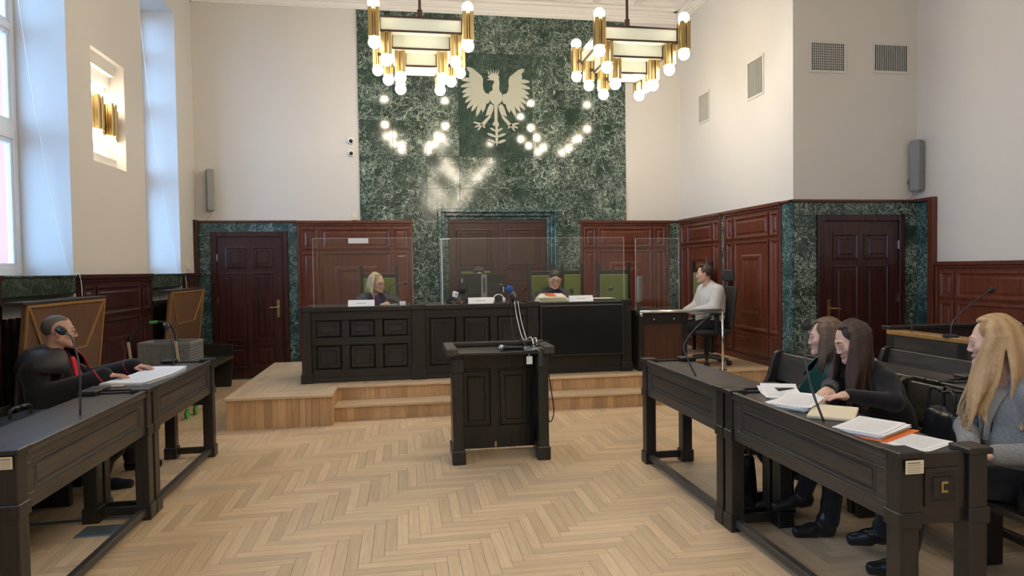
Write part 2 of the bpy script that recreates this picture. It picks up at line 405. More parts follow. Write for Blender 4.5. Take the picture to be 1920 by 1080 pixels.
def soft(name, meshes, mat, parent, smooth_it=2):
    """one object from one or more (verts, quads, colours) meshes"""
    V = []; Q = []; C = []; n = 0
    for v, q, c in meshes: V.append(v); Q.append(q+n); C.append(c); n += len(v)
    V = np.concatenate(V); Q = np.concatenate(Q); C = np.concatenate(C)
    me = bpy.data.meshes.new(name); me.vertices.add(len(V)); me.vertices.foreach_set('co', V.astype(np.float32).ravel())
    me.loops.add(len(Q)*4); me.loops.foreach_set('vertex_index', Q.astype(np.int32).ravel())
    me.polygons.add(len(Q)); me.polygons.foreach_set('loop_start', np.arange(0, len(Q)*4, 4, dtype=np.int32))
    me.update(calc_edges=True); me.validate()
    me.polygons.foreach_set('use_smooth', [True]*len(me.polygons))
    at = me.color_attributes.new('col', 'FLOAT_COLOR', 'POINT')
    at.data.foreach_set('color', np.concatenate([C, np.ones((len(C), 1))], 1).astype(np.float32).ravel())
    me.materials.append(MATS[mat]); o = bpy.data.objects.new(name, me); COL.objects.link(o)
    if parent: o.parent = parent
    if smooth_it:
        s = o.modifiers.new('smooth', 'SMOOTH'); s.factor = .5; s.iterations = smooth_it
    return o

# ------------------------------------------------------------------ the setting
XL, XA, XC, YB, YW, YF, ZC = -3.05, 4.62, 6.29, 10.54, 7.30, -5.6, 5.84
def struct(name, mb, mat, label=None, bevel=0, parent=None):
    o = mb.build(name, mat, parent, bevel); o['kind'] = 'structure'
    if label: o['label'] = label
    return o
floor = struct('floor', MB().box(XL-.5, XC, YF, YB, -.12, -.008), 'subfloor', 'oak herringbone parquet floor of the courtroom')
# herringbone parquet, boards run along x and y
PW, PN = .07, 7; PL = PW*PN; g = .0009
HX = MB().box(-PL/2+g, PL/2-g, -PW/2+g, PW/2-g, -.008, 0).build('plank', 'oak_x'); VY = MB().box(-PW/2+g, PW/2-g, -PL/2+g, PL/2-g, -.008, 0).build('plank', 'oak_y')
HXm, VYm = HX.data, VY.data
bpy.data.objects.remove(HX); bpy.data.objects.remove(VY)
planks = []
for i in range(int((XL)/PW)-9, int(XC/PW)+9):
    for j in range(int(YF/PW)-9, int(YB/PW)+9):
        d = (i-j) % (2*PN)
        if d == 0: x0, x1, y0, y1, hor = i*PW, i*PW+PL, j*PW, (j+1)*PW, True
        elif d == 2*PN-1: x0, x1, y0, y1, hor = i*PW, (i+1)*PW, j*PW, j*PW+PL, False
        else: continue
        full = x0 >= XL and x1 <= XC and y0 >= YF and y1 <= YB
        x0, x1, y0, y1 = max(x0, XL), min(x1, XC), max(y0, YF), min(y1, YB)
        if x1-x0 < .01 or y1-y0 < .01: continue
        cx, cy = (x0+x1)/2, (y0+y1)/2
        dep = cf.x*cx+cf.y*cy; lat = cr.x*cx+cr.y*cy
        seen = full and dep > 3.2 and abs(lat) < .77*dep and not (cx > 1.9 and cy < 3.4) and not (cx < -1.6 and cy < 3.6)
        planks.append((dep if seen else 99, x0, x1, y0, y1, hor))
planks.sort()
mx_, my_ = MB(), MB()
for n, (dep, x0, x1, y0, y1, hor) in enumerate(planks):
    if n < 300 and dep < 90:
        o = bpy.data.objects.new('plank', HXm if hor else VYm); COL.objects.link(o); o.parent = floor; o.location = ((x0+x1)/2, (y0+y1)/2, 0)
    else: (mx_ if hor else my_).box(x0+g, x1-g, y0+g, y1-g, -.008, 0)
for mb, mt in ((mx_, 'oak_x'), (my_, 'oak_y')):
    o = mb.build('parquet', mt, floor); o['kind'] = 'stuff'

# ceiling with coffers
ceil = struct('ceiling', MB().box(XL-.6, XC+.3, YF-.3, YB+.3, ZC+.30, ZC+.4), 'ceiling_white', 'white coffered plaster ceiling')
CP = .69; nx = int((XC-XL)/CP)+1; ny = int((YB-YF)/CP)+1
coffer = MB().rings(lambda u, v, d: (u, v, d), -CP/2, CP/2, -CP/2, CP/2, [(0, ZC), (.05, ZC), (.05, ZC+.03), (.075, ZC+.05), (.075, ZC+.09), (.13, ZC+.09), (.13, ZC+.14), (.19, ZC+.14), (.19, ZC+.19)]).build('coffer', 'ceiling_white')
cme = coffer.data; bpy.data.objects.remove(coffer)
for i in range(-9, 8):
    for j in range(26):
        cx, cy = 2.755+CP*i, 10.01-CP*j
        if cx-CP/2 < XL-.2 or cx+CP/2 > XC+.2 or cy < YF: continue
        o = bpy.data.objects.new('coffer', cme); COL.objects.link(o); o.parent = ceil; o.location = (cx, cy, 0)
bd = MB().box(XL-.5, XC+.2, 10.01+CP/2, YB, ZC, ZC+.1).box(XL-.5, XL+.35, YF, YB, ZC, ZC+.1); bd.build('ceiling_border', 'ceiling_white', ceil)

# walls
wb = struct('wall_back', MB().box(XL-.5, XA+.5, YB, YB+.3, 0, ZC+.3), 'plaster', 'cream plaster end wall behind the judges')
wa = struct('wall_apse_right', MB().box(XA, XA+.35, YW+.35, YB, 0, ZC+.3).box(XA, XA+.35, YW, YW+.35, 0, ZC+.3), 'plaster', 'cream plaster side wall beside the clerk')
wbd = struct('wall_door_right', MB().box(XA+.35, XC+.3, YW, YW+.3, 0, ZC+.3), 'plaster', 'pale plaster wall with two air vents above the right door')
wc = struct('wall_right', MB().box(XC, XC+.3, YF, YW, 0, ZC+.3), 'plaster', 'pale plaster wall on the right')
wf = struct('wall_front', MB().box(XL-.5, XC+.3, YF-.3, YF, 0, ZC+.3), 'plaster', 'plain plaster wall behind the public')
# left wall with deep window openings and a stepped sconce niche
wl = MB(); NI = (7.26, 8.06, 2.77, 3.92)
edges = [YF]+[e for ab in WIN_Y for e in ab]+[YB]
for k in range(0, len(edges), 2):
    a, b = edges[k], edges[k+1]
    if a < NI[0] < b:
        wl.box(XL-.5, XL, a, NI[0], 0, ZC+.3).box(XL-.5, XL, NI[1], b, 0, ZC+.3).box(XL-.5, XL, NI[0], NI[1], 0, NI[2]).box(XL-.5, XL, NI[0], NI[1], NI[3], ZC+.3).box(XL-.5, XL-.22, NI[0], NI[1], NI[2], NI[3])
    else: wl.box(XL-.5, XL, a, b, 0, ZC+.3)
for a, b in WIN_Y: wl.box(XL-.5, XL, a, b, WIN_Z[1], ZC+.3).box(XL-.5, XL-.3, a, b, 0, WIN_Z[0]-.02)
wl = struct('wall_left', wl, 'plaster', 'cream plaster window wall on the left')
st = MB()
for k, (dz, dd) in enumerate(((.13, .16), (.25, .10), (.35, .05))):
    st.box(XL-.22, XL-.22+dd, NI[0], NI[1]-.10-.0*k, NI[3]-dz, NI[3]-dz+.12 if k else NI[3])
    st.box(XL-.22, XL-.22+dd, NI[0], NI[1]-.10, NI[2] if k == 0 else NI[2]+dz-.12, NI[2]+dz*.8)
st.build('niche_step', 'plaster', wl)
# cornice round the room
def cornice(name, M, u0, u1, parent):
    mb = MB()
    for z0, z1, d in ((5.64, 5.665, .03), (5.665, 5.72, .05), (5.72, 5.745, .08), (5.745, 5.80, .10), (5.80, ZC+.02, .16)): mb.mbox(M, u0, u1, z0, z1, 0, d)
    mb.build(name, 'ceiling_white', parent)
cornice('cornice', face_back(YB), XL, XA, wb); cornice('cornice', face_right(XA), YW, YB, wa); cornice('cornice', face_back(YW), XA, XC, wbd)
cornice('cornice', face_right(XC), YF, YW, wc); cornice('cornice', face_left(XL), YF, YB, wl)

# windows
for n, (a, b) in enumerate(WIN_Y):
    z0, z1 = WIN_Z; X0 = XL-.5
    fr = MB().box(X0, X0+.07, a, a+.07, z0, z1).box(X0, X0+.07, b-.07, b, z0, z1).box(X0, X0+.07, a+.07, b-.07, z0, z0+.08).box(X0, X0+.07, a+.07, b-.07, z1-.08, z1)
    wn = struct('window_%d' % (n+1), fr, 'window_white', 'tall white framed window in a deep reveal', .006)
    tr = MB()
    for zz, hh in ((2.86, .15), (3.84, .07), (4.55, .07)): tr.box(X0-.005, X0+.075, a+.07, b-.07, zz, zz+hh)
    tr.build('transom', 'window_white', wn, .006); MB().box(X0, X0+.065, (a+b)/2-.035, (a+b)/2+.035, z0+.08, z1-.08).build('mullion', 'window_white', wn, .006)
    zs = [z0+.08, 2.86, 3.01, 3.84, 3.91, 4.55, 4.62, z1-.08]
    for k in range(0, 8, 2):
        for ya, yb in ((a+.07, (a+b)/2-.035), ((a+b)/2+.035, b-.07)):
            sa = MB(); e = .035
            sa.box(X0+.01, X0+.06, ya, ya+e, zs[k], zs[k+1]).box(X0+.01, X0+.06, yb-e, yb, zs[k], zs[k+1]).box(X0+.01, X0+.06, ya+e, yb-e, zs[k], zs[k]+e).box(X0+.01, X0+.06, ya+e, yb-e, zs[k+1]-e, zs[k+1])
            sh = sa.build('sash', 'window_white', wn, .004)
            MB().box(X0+.03, X0+.036, ya+e, yb-e, zs[k]+e, zs[k+1]-e).build('pane', 'window_pane', sh)
    MB().box(XL-.43, XL+.03, a+.002, b-.002, z0-.02, z0).box(XL-.3, XL+.02, a+.002, b-.002, z0-.17, z0-.02).build('marble_sill', 'marble_plain', wn, .004)
    if n >= 3:
        rd = thing('radiator', 'dark slatted radiator in the recess under the %s' % ('window beside the lawyer' if n == 3 else 'window near the side door'), 'radiator', (XL-.17, (a+b)/2, 0), 0, 'radiators under the windows')
        for k in range(11):
            y = -.52+k*.104; MB().prism([(y-.036, .12), (y+.036, .12), (y+.036, 1.20), (y, 1.27), (y-.036, 1.20)], 'x', -.02, .03).build('slat', 'radiator', rd, .004)
        MB().box(-.10, -.03, -.57, .57, .1, 1.15).box(-.03, -.021, -.57, .57, .3, .36).box(-.03, -.021, -.57, .57, .95, 1.0).build('radiator_core', 'radiator', rd)
        for y in (-.475, .475): MB().box(-.08, -.05, y-.025, y+.025, 0, .1).build('foot', 'radiator', rd)
    if n >= 3:
        c = MB().tube(smooth_path([(XL-.36, b-.22, 5.1), (XL-.25, b-.12, 3.4), (XL-.05, b-.02, 1.75), (XL+.045, b+.02, 1.62), (XL+.06, b+.03, 1.2)], 8), .004, 5).build('blind_cord', 'white_plastic', None, smooth=True)
        tag(c, 'thin white blind cord hanging in the reveal of the %s' % ('window nearer the wall sconce' if n == 3 else 'window beside the corner loudspeaker'), 'cord')
# outside
tag(MB().box(-34, -13.5, 21, 50, -6, 16).build('neighbouring_building', 'facade_red'), 'reddish rendered building outside the window', 'building')
o = MB().box(-60, -3.7, -40, 60, -6.2, -6).build('ground_outside', 'ground_grey'); o['kind'] = 'structure'

# ---- panelled wainscot: part of its wall, every panel a piece of its own
def panel_piece(M, u0, u1, v0, v1, parent, mat, deep=False, d0=.03):
    w_ = min(u1-u0, v1-v0); e = min(.022, w_*.14)
    prof = [(-.012, d0), (-.012, d0+.016), (e*.5, d0+.020), (e, d0+.009), (e*1.5, d0+.002)]
    if deep: f = w_*.22; prof += [(f*.9, d0+.003), (f, d0+.016), (f*1.16, d0+.018), (f*1.3, d0+.008), (w_*.40, d0+.026)]
    elif w_ > .09: prof += [(e*2.3, d0+.002), (e*3.2, d0+.012)]
    return MB().rings(M, u0, u1, v0, v1, prof).build('panel', mat, parent)
def wainscot(M, u0, u1, z0, z1, parent, mat='mahogany', cap=True, bottom=True, sides=.165, base=.16):
    fr = MB().mbox(M, u0, u1, z0, z1, 0, .03).mbox(M, u0, u0+.035, z0, z1-.05, .03, .05).mbox(M, u1-.035, u1, z0, z1-.05, .03, .05)
    if base: fr.mbox(M, u0-.005, u1+.005, z0, z0+base, 0, .055)
    if cap: fr.mbox(M, u0-.01, u1+.01, z1-.03, z1+.015, 0, .07).mbox(M, u0-.005, u1+.005, z1-.06, z1-.03, 0, .05)
    f = fr.build('wainscot', mat, parent, .004)
    W = u1-u0; H = z1-z0-base; us = [u0+.065, u0+W*sides, u0+W*sides+.055, u1-W*sides-.055, u1-W*sides, u1-.065]
    zt = z1-.11; th = .14*H if H > 1.5 else .2*H; zb = z0+base+.05
    rows = [(zt-th, zt, False)]
    if bottom: rows += [(zb, zb+.13*H, False), (zb+.13*H+.06, zt-th-.06, True)]
    else: rows += [(zb, zt-th-.06, True)]
    for a, b, big in rows:
        for k in range(3): panel_piece(M, us[2*k], us[2*k+1], a, b, f, mat, big and k == 1)
    return f
P0 = .335
wainscot(face_back(YB), -1.596, .147, 0, 2.385, wb); wainscot(face_back(YB), 2.86, 4.379, 0, 2.375, wb)
wainscot(face_right(XA), 9.06, 10.50, .0, 2.385, wa, 'mahogany_side', base=.40); wainscot(face_right(XA), 7.50, 8.95, .0, 2.385, wa, 'mahogany_side', base=.40)
for k in range(3): wainscot(face_right(XC), 6.97-1.55*(k+1)+.01, 6.97-1.55*k-.01, 0, 1.62, wc, 'mahogany_side', bottom=False)
wainscot(face_left(XL), 6.80, 8.58, 0, 1.61, wl, 'door_wood', bottom=False); wainscot(face_left(XL), 3.76, 5.55, 0, 1.61, wl, 'door_wood', bottom=False)
wainscot(face_left(XL), 9.82, 10.53, 0, 1.61, wl, 'door_wood', bottom=False)

# ---- marble slabs
def slab(M, u0, u1, v0, v1, parent, mat='marble_green', d=.025):
    return MB().mbox(M, u0+.001, u1-.001, v0+.001, v1-.001, 0, d).build('marble_slab', mat, parent, .0015)
B = face_back(YB)
cols = [-.647, -.13, .385, .90, 2.09, 2.62, 3.14, 3.65]; rws = [2.40, 2.90, 3.405, 3.95, 4.50, 5.04, 5.64]
for c in range(len(cols)-1):
    for r in range(len(rws)-1):
        if c == 3 and 2 <= r <= 4: continue
        if c == 3: slab(B, .90, 1.495, rws[r], rws[r+1], wb); slab(B, 1.495, 2.09, rws[r], rws[r+1], wb)
        else: slab(B, cols[c], cols[c+1], rws[r], rws[r+1], wb, 'marble_green')
slab(B, .90, 2.09, 3.405, 5.04, wb, 'marble_plain')
for z0, z1 in ((0, .8), (.8, 1.6), (1.6, 2.4)): slab(B, .147, .545, z0, z1, wb); slab(B, 2.457, 2.86, z0, z1, wb)
for z0, z1 in ((0, .8), (.8, 1.6), (1.6, 2.36)):
    slab(B, XL+.0, -2.84, z0, min(z1, 2.235), wb, 'marble_blue'); slab(B, -1.735, -1.596, z0, min(z1, 2.235), wb, 'marble_blue'); slab(B, 4.379, XA, z0, z1, wb)
for a, b in ((XL, -2.84), (-2.84, -2.29), (-2.29, -1.735), (-1.735, -1.596)): slab(B, a, b, 2.235, 2.375, wb, 'marble_blue')
MB().mbox(B, XL, -1.60, 2.375, 2.405, 0, .05).build('cap_rail', 'mahogany_across', wb, .004); MB().mbox(B, 4.379, XA, 2.36, 2.39, 0, .05).build('cap_rail', 'mahogany_across', wb, .004)
MB().box(XL, XL+.05, 10.38, YB, 1.61, 2.41).build('end_post', 'door_wood', wb, .004)
A = face_right(XA)
for z0, z1 in ((0, .72), (.72, 1.5), (1.5, 2.37)):
    slab(A, 8.95, 9.06, z0, z1, wa); slab(A, YW-.025, 7.50, z0, z1, wa, 'marble_blue')
MB().mbox(A, YW-.05, 7.50, 2.37, 2.40, 0, .05).mbox(A, 8.95, 9.06, 2.37, 2.40, 0, .05).build('cap_rail', 'mahogany_across', wa, .004)
D3 = face_back(YW)
for z0, z1 in ((0, .62), (.62, 1.24), (1.24, 1.78), (1.78, 2.08), (2.08, 2.215)):
    slab(D3, XA, 4.91, z0, z1, wbd); slab(D3, 6.08, XC, z0, z1, wbd)
for a, b in ((XA, 5.18), (5.18, 5.74), (5.74, XC)): slab(D3, a, b, 2.215, 2.37, wbd)
MB().mbox(D3, XA-.05, XC, 2.37, 2.40, 0, .055).build('cap_rail', 'mahogany_across', wbd, .004)
for z0, z1 in ((0, 1.24), (1.24, 2.37)): slab(face_right(XC), 7.07, YW-.025, z0, z1, wc, 'marble_blue')
MB().mbox(face_right(XC), 6.98, 7.07, 0, 2.41, 0, .06).mbox(face_right(XC), 7.07, YW, 2.37, 2.41, 0, .05).build('end_post', 'mahogany_side', wc, .004)

# ---- doors
def leaf_panels(M, u0, u1, layout, parent, mat, d0):
    for a, b, c, d in layout:
        w_ = min(u1-u0, 1); q = (u0+a*(u1-u0), u0+b*(u1-u0), c, d); e = .02
        mw = min(q[1]-q[0], d-c)
        MB().rings(M, q[0], q[1], c, d, [(-.012, d0), (-.012, d0+.012), (.008, d0+.014), (.018, d0+.002), (.055 if mw > .2 else .04, d0+.003), (.065 if mw > .2 else .05, d0+.012)]).build('panel', mat, parent)
def panel_door(name, M, u0, u1, z1, parent_label, hand, mat='door_wood'):
    fw = .075
    fr = MB().mbox(M, u0, u0+fw, 0, z1, 0, .06).mbox(M, u1-fw, u1, 0, z1, 0, .06).mbox(M, u0+fw, u1-fw, z1-fw, z1, 0, .06)
    o = fr.build(name, mat, None, .006); o['kind'] = 'structure'; o['label'] = parent_label
    a, b = u0+fw+.005, u1-fw-.005
    lf = MB().mbox(M, a, b, .012, z1-fw-.005, 0, .035).build('leaf', mat, o, .003)
    H = z1-fw
    lay = [(x0, x1, y0*H, y1*H) for y0, y1 in ((.085, .235), (.275, .745), (.785, .925)) for x0, x1 in ((.14, .45), (.55, .86))]
    leaf_panels(M, a, b, lay, lf, mat, .035)
    hx = b-.075 if hand > 0 else a+.075; s = -1 if hand > 0 else 1
    hp = MB().mbox(M, hx-.02, hx+.02, .93, 1.20, .035, .043)
    hp.add([], []); hp.tube([M(hx, 1.09, .04), M(hx, 1.09, .085), M(hx+s*.02, 1.09, .092), M(hx+s*.12, 1.085, .092)], .009, 8); hp.build('handle', 'brass_door', lf, .002)
    hg = a+.0 if hand > 0 else b
    for z in (.5, 1.15, 1.8): MB().mbox(M, hg-.012, hg+.006, z, z+.10, .035, .05).build('hinge', 'steel', lf)
    MB().mbox(M, u0, u1, 0, .012, .0, .08).build('threshold', 'grey_plastic', o)
    return o
panel_door('door_1', face_back(YB), -2.837, -1.738, 2.236, 'dark wooden six-panel door framed by green marble beside the judges platform', 1)
panel_door('door_3', face_back(YW), 4.91, 6.08, 2.216, 'dark wooden six-panel door under the two air vents', -1)
# double door in a stepped marble portal
pt = MB()
for k, (e, d) in enumerate(((0, .16), (.055, .12), (.11, .07))):
    u0, u1, z1 = .542+e, 2.46-e, 2.573-e
    pt.mbox(B, u0, u0+.055, 0, z1, 0, d).mbox(B, u1-.055, u1, 0, z1, 0, d).mbox(B, u0+.055, u1-.055, z1-.055, z1, 0, d)
d2 = struct('door_2', pt, 'marble_blue', 'brown double door in a stepped green marble portal behind the judges', .007)
MB().mbox(B, .707, 2.295, 2.36, 2.408, 0, .05).build('head_rail', 'portal_door_wood', d2)
for a, b in ((.709, 1.499), (1.503, 2.293)):
    lf = MB().mbox(B, a, b, .34, 2.36, 0, .035).build('leaf', 'portal_door_wood', d2, .003)
    leaf_panels(B, a, b, [(.15, .85, .55, 1.45), (.15, .85, 1.62, 2.25)], lf, 'portal_door_wood', .035)

# ------------------------------------------------------------------ chandeliers and sconce
def brass_tube(parent, x, y, z0, z1, up, dn=True, bulb='bulb_glass'):
    """fluted brass holder with globe bulbs at its ends"""
    h = .040; t = MB()
    for sx in (-1, 1):
        for sy in (-1, 1): t.box(x+sx*h-.024, x+sx*h+.024, y+sy*h-.024, y+sy*h+.024, z0, z1)
    t.box(x-.045, x+.045, y-.012, y+.012, z0+.01, z1-.01).box(x-.012, x+.012, y-.045, y+.045, z0+.01, z1-.01)
    o = t.build('tube', 'brass', parent, .005)
    for on, zc, s in ((dn, z0-.052, -1), (up, z1+.052, 1)):
        if on:
            MB().ball((x, y, zc), .068, 20, 14).build('bulb', bulb, o, smooth=True)
            MB().lathe([(.028, 0), (.028, .03)], (x, y, zc-s*.075-.015), 12).build('socket', 'brass', o)
    return o
def chandelier(loc, label):
    r = thing('chandelier', label, 'chandelier', loc, 0, 'brass chandeliers hanging from the coffered ceiling')
    # loc.z is the ceiling; heights below are relative to the room floor
    Z = -loc[2]; tiers = [(.54, 4.235), (.405, 4.08), (.25, 3.925)]
    for i, (s, zb) in enumerate(tiers):
        for sx in (-1, 1):
            for sy in (-1, 1): brass_tube(r, sx*s, sy*s, zb+.055+Z, zb+.395+Z, i == 0)
        q = s-.058; p0, p1 = zb+.155+Z, zb+.335+Z
        fr = MB(); b = .02
        for za, zb2 in ((p0, p0+b), (p1-b, p1)):
            fr.box(-q, q, -q-b/2, -q+b/2, za, zb2).box(-q, q, q-b/2, q+b/2, za, zb2).box(-q-b/2, -q+b/2, -q, q, za, zb2).box(q-b/2, q+b/2, -q, q, za, zb2)
        for sx in (-1, 1):
            for sy in (-1, 1): fr.box(sx*q-.015, sx*q+.015, sy*q-.015, sy*q+.015, p0, p1)
            fr.box(sx*q if sx > 0 else -s, s if sx > 0 else sx*q, -q-.008, -q+.008, p0+.02, p0+.06).box(sx*q if sx > 0 else -s, s if sx > 0 else sx*q, q-.008, q+.008, p0+.02, p0+.06)
        fr.build('tier_frame', 'bronze_frame', r)
        for sx in (-1, 1):
            MB().box(sx*q-.004, sx*q+.004, -q+.015, q-.015, p0+b, p1-b).build('glass_panel', 'opal_glass', r)
            MB().box(-q+.015, q-.015, sx*q-.004, sx*q+.004, p0+b, p1-b).build('glass_panel', 'opal_glass', r)
        qi = (tiers[i+1][0]-.058) if i < 2 else 0
        pl = MB()
        if qi: pl.box(-q, q, -q, -qi, p0+.004, p0+.012).box(-q, q, qi, q, p0+.004, p0+.012).box(-q, -qi, -qi, qi, p0+.004, p0+.012).box(qi, q, -qi, qi, p0+.004, p0+.012)
        else: pl.box(-q, q, -q, q, p0+.004, p0+.012)
        pl.build('glass_plate', 'opal_glass', r)
    hub = 4.77+Z
    MB().tube([(0, 0, hub), (0, 0, 0)], .018, 10).lathe([(.06, -.03), (.06, 0)], (0, 0, 0), 16).build('rod', 'bronze_frame', r)
    MB().lathe([(.02, -.1), (.034, -.08), (.034, .06), (.02, .08)], (0, 0, hub), 12).build('hub', 'bronze_frame', r)
    br = MB()
    for sx in (-1, 1):
        for sy in (-1, 1): br.tube([(0, 0, hub-.02), (sx*.44, sy*.44, 4.57+Z)], .012, 6)
    br.build('brace', 'bronze_frame', r)
    return r
CEIL = ZC+.19
for x, y, lb in ((.255, 8.35, 'tiered brass chandelier with globe bulbs above the left part of the judges bench'), (2.925, 8.33, 'tiered brass chandelier with globe bulbs above the right part of the judges bench'),
                 (1.60, 4.35, 'tiered brass chandelier with globe bulbs above the lectern aisle'), (1.55, -.35, 'tiered brass chandelier over the public seats behind the aisle'), (1.55, -4.3, 'unseen tiered brass chandelier added far behind the camera to brighten the hall')):  # the last one is unseen, added for frontal light on door wall and floor
    chandelier((x, y, CEIL), lb)
sc = thing('wall_sconce', 'brass wall sconce with globe bulbs in the stepped niche between the windows', 'wall lamp', (XL-.22, 7.65, 0))
for y, dx in ((-.21, .17), (.16, .15)):
    brass_tube(sc, dx, y, 3.11, 3.47, True, True, 'sconce_bulb'); 
for y in (-.09, .27): brass_tube(sc, .12, y, 3.08, 3.42, False, False)
MB().box(0, .10, -.25, .32, 3.2, 3.3).build('back_plate', 'brass', sc, .004)

# ------------------------------------------------------------------ eagle emblem
eg = thing('eagle_emblem', 'pale carved stone eagle with spread wings and crown on the dark marble slab', 'emblem', (1.50, YB-.026, 3.40))
SC_ = 1.19/141/5.683
def EP(x, y, d=0): return ((x-513)*SC_, -d, 4.83-3.40-(y-128)*SC_)
def eprism(mb, poly, d0, d1):
    n = len(poly); vs = [EP(x, y, d0) for x, y in poly]+[EP(x, y, d1) for x, y in poly]
    mb.add(vs, [list(range(n))[::-1], list(range(n, 2*n))]+[(i, (i+1) % n, n+(i+1) % n, n+i) for i in range(n)])
def feather(mb, root, tip, w, d):
    (x0, y0), (x1, y1) = root, tip; dx, dy = x1-x0, y1-y0; L = sqrt(dx*dx+dy*dy); px, py = -dy/L*w, dx/L*w
    pts = [(0, .55), (.35, 1), (.7, .95), (.9, .6), (1, 0), (.88, -.45), (.65, -.75), (.3, -.8), (0, -.55)]
    eprism(mb, [(x0+dx*t+px*s, y0+dy*t+py*s) for t, s in pts], 0, d)
def mir(p, s): return p if s < 0 else (1026-p[0], p[1])
for s in (-1, 1):
    wg = MB()
    tips = [(200, 140), (140, 275), (133, 350), (148, 410), (152, 460), (178, 517), (196, 580), (248, 607), (300, 657), (368, 612), (420, 520)]
    roots = [(352, 260), (345, 275), (345, 300), (345, 330), (350, 355), (355, 380), (365, 400), (375, 415), (390, 430), (405, 440), (425, 440)]
    for k, (t, r_) in enumerate(zip(tips, roots)): feather(wg, mir(r_, s), mir(t, s), (26 if k else 34)*s*-1, .012+.0016*(k % 3))
    cov = [(440, 420), (400, 408), (378, 370), (372, 320), (376, 262), (360, 225), (330, 205), (270, 190), (235, 190), (225, 230), (245, 300), (255, 370), (285, 430), (330, 470), (380, 495), (440, 505)]
    eprism(wg, [mir(p, s) for p in cov], 0, .018)
    for k in range(5):
        q = [(262+k*26, 228+k*46), (285+k*26, 222+k*46), (300+k*24, 262+k*42), (272+k*24, 270+k*42)]; eprism(wg, [mir(p, s) for p in q], 0, .022)
    wg.build('wing', 'eagle_stone', eg)
    lg = MB(); eprism(lg, [mir(p, s) for p in [(450, 520), (490, 540), (480, 590), (455, 650), (435, 640), (395, 655), (410, 610), (425, 560)]], 0, .018)
    eprism(lg, [mir(p, s) for p in [(440, 640), (455, 660), (385, 750), (350, 755), (345, 735)]], 0, .014)
    for tx, ty in ((262, 720), (275, 775), (312, 808), (390, 780)): feather(lg, mir((360, 742), s), mir((tx, ty), s), 11*-s, .014)
    lg.build('leg', 'eagle_stone', eg)
bd_ = MB(); eprism(bd_, [(440, 400), (480, 375), (510, 365), (545, 375), (575, 410), (590, 470), (560, 510), (525, 540), (500, 540), (465, 510), (435, 470)], 0, .024)
eprism(bd_, [(478, 380), (475, 330), (490, 300), (500, 270), (545, 250), (552, 300), (548, 350), (552, 385)], 0, .022); bd_.build('body', 'eagle_stone', eg)
hd = MB(); eprism(hd, [(425, 235), (445, 215), (480, 205), (525, 205), (548, 230), (545, 262), (505, 278), (470, 275), (455, 268), (430, 272), (418, 265), (445, 258)], 0, .024)
for x in (440, 465, 487, 510, 532): eprism(hd, [(x-9, 208), (x+11, 208), (x+(x-487)*.35+3, 150)], 0, .018)
hd.build('head', 'eagle_stone', eg)
tl = MB(); eprism(tl, [(492, 530), (530, 530), (524, 700), (545, 745), (528, 760), (530, 900), (514, 975), (500, 900), (502, 760), (465, 745), (494, 700)], 0, .018)
for s in (-1, 1):
    for y, x, w_ in ((790, 445, 12), (850, 410, 15), (915, 410, 17)):
        feather(tl, mir((500, y+20), s), mir((x, y-12), s), w_*-s, .014)
tl.build('tail', 'eagle_stone', eg)

# ------------------------------------------------------------------ vents, loudspeakers, cameras on the walls
def vent(M, u0, u1, v0, v1, label, grid):
    c = ((u0+u1)/2, (v0+v1)/2); o3 = M(c[0], c[1], 0); w_, h = (u1-u0)/2, (v1-v0)/2
    M0 = lambda u, v, d: tuple(a-b for a, b in zip(M(c[0]+u, c[1]+v, d), o3))
    r = thing('air_vent', label, 'vent', o3, 0, 'air vents high on the walls')
    e = .03; fr = MB().mbox(M0, -w_, w_, -h, -h+e, 0, .012).mbox(M0, -w_, w_, h-e, h, 0, .012).mbox(M0, -w_, -w_+e, -h+e, h-e, 0, .012).mbox(M0, w_-e, w_, -h+e, h-e, 0, .012)
    fr.build('vent_frame', 'vent_white', r, .002); MB().mbox(M0, -w_+e, w_-e, -h+e, h-e, .0005, .002).build('duct', 'vent_dark', r)
    n = int((w_-e)*2/.024)
    for k in range(1, n): u = -w_+e+k*(w_-e)*2/n; MB().mbox(M0, u-.0035, u+.0035, -h+e, h-e, .003, .009).build('slat', 'vent_white', r)
    if grid:
        n = int((h-e)*2/.028)
        for k in range(1, n): v = -h+e+k*(h-e)*2/n; MB().mbox(M0, -w_+e, w_-e, v-.003, v+.003, .0095, .011).build('slat', 'vent_white', r)
vent(D3, 4.83, 5.32, 3.92, 4.30, 'square white grid air vent above the door near the inner wall corner', True)
vent(D3, 5.67, 6.17, 3.94, 4.31, 'slatted white air vent above the door near the outer corner', False)
vent(A, 9.47, 9.85, 3.83, 4.30, 'small slatted air vent on the side wall nearer the judges', False)
vent(A, 7.94, 8.36, 3.83, 4.35, 'slatted air vent on the side wall nearer the door corner', False)
def speaker(loc, rz, label):
    r = thing('column_loudspeaker', label, 'loudspeaker', loc, rz)
    MB().box(-.05, .05, -.16, -.04, 0, .62).build('cabinet', 'speaker_grey', r, .012)
    MB().box(-.044, .044, -.1615, -.160, .02, .60).build('grille', 'grey_plastic', r)
    MB().lathe([(.03, 0), (.03, .012)], (0, -.012, .12), 16, axis='y').box(-.012, .012, -.04, -.012, .10, .14).build('bracket', 'speaker_grey', r)
    MB().tube(smooth_path([(0, -.06, 0), (.01, -.04, -.06), (-.02, -.01, -.10), (-.1, -.006, -.16)], 6), .003, 5).build('cable', 'grey_plastic', r, smooth=True)
speaker((-2.86, YB-.0, 2.54), radians(25), 'slim grey column loudspeaker on the wall above the left door')
speaker((6.17, YW, 2.50), radians(18), 'slim grey column loudspeaker on the wall above the right door')
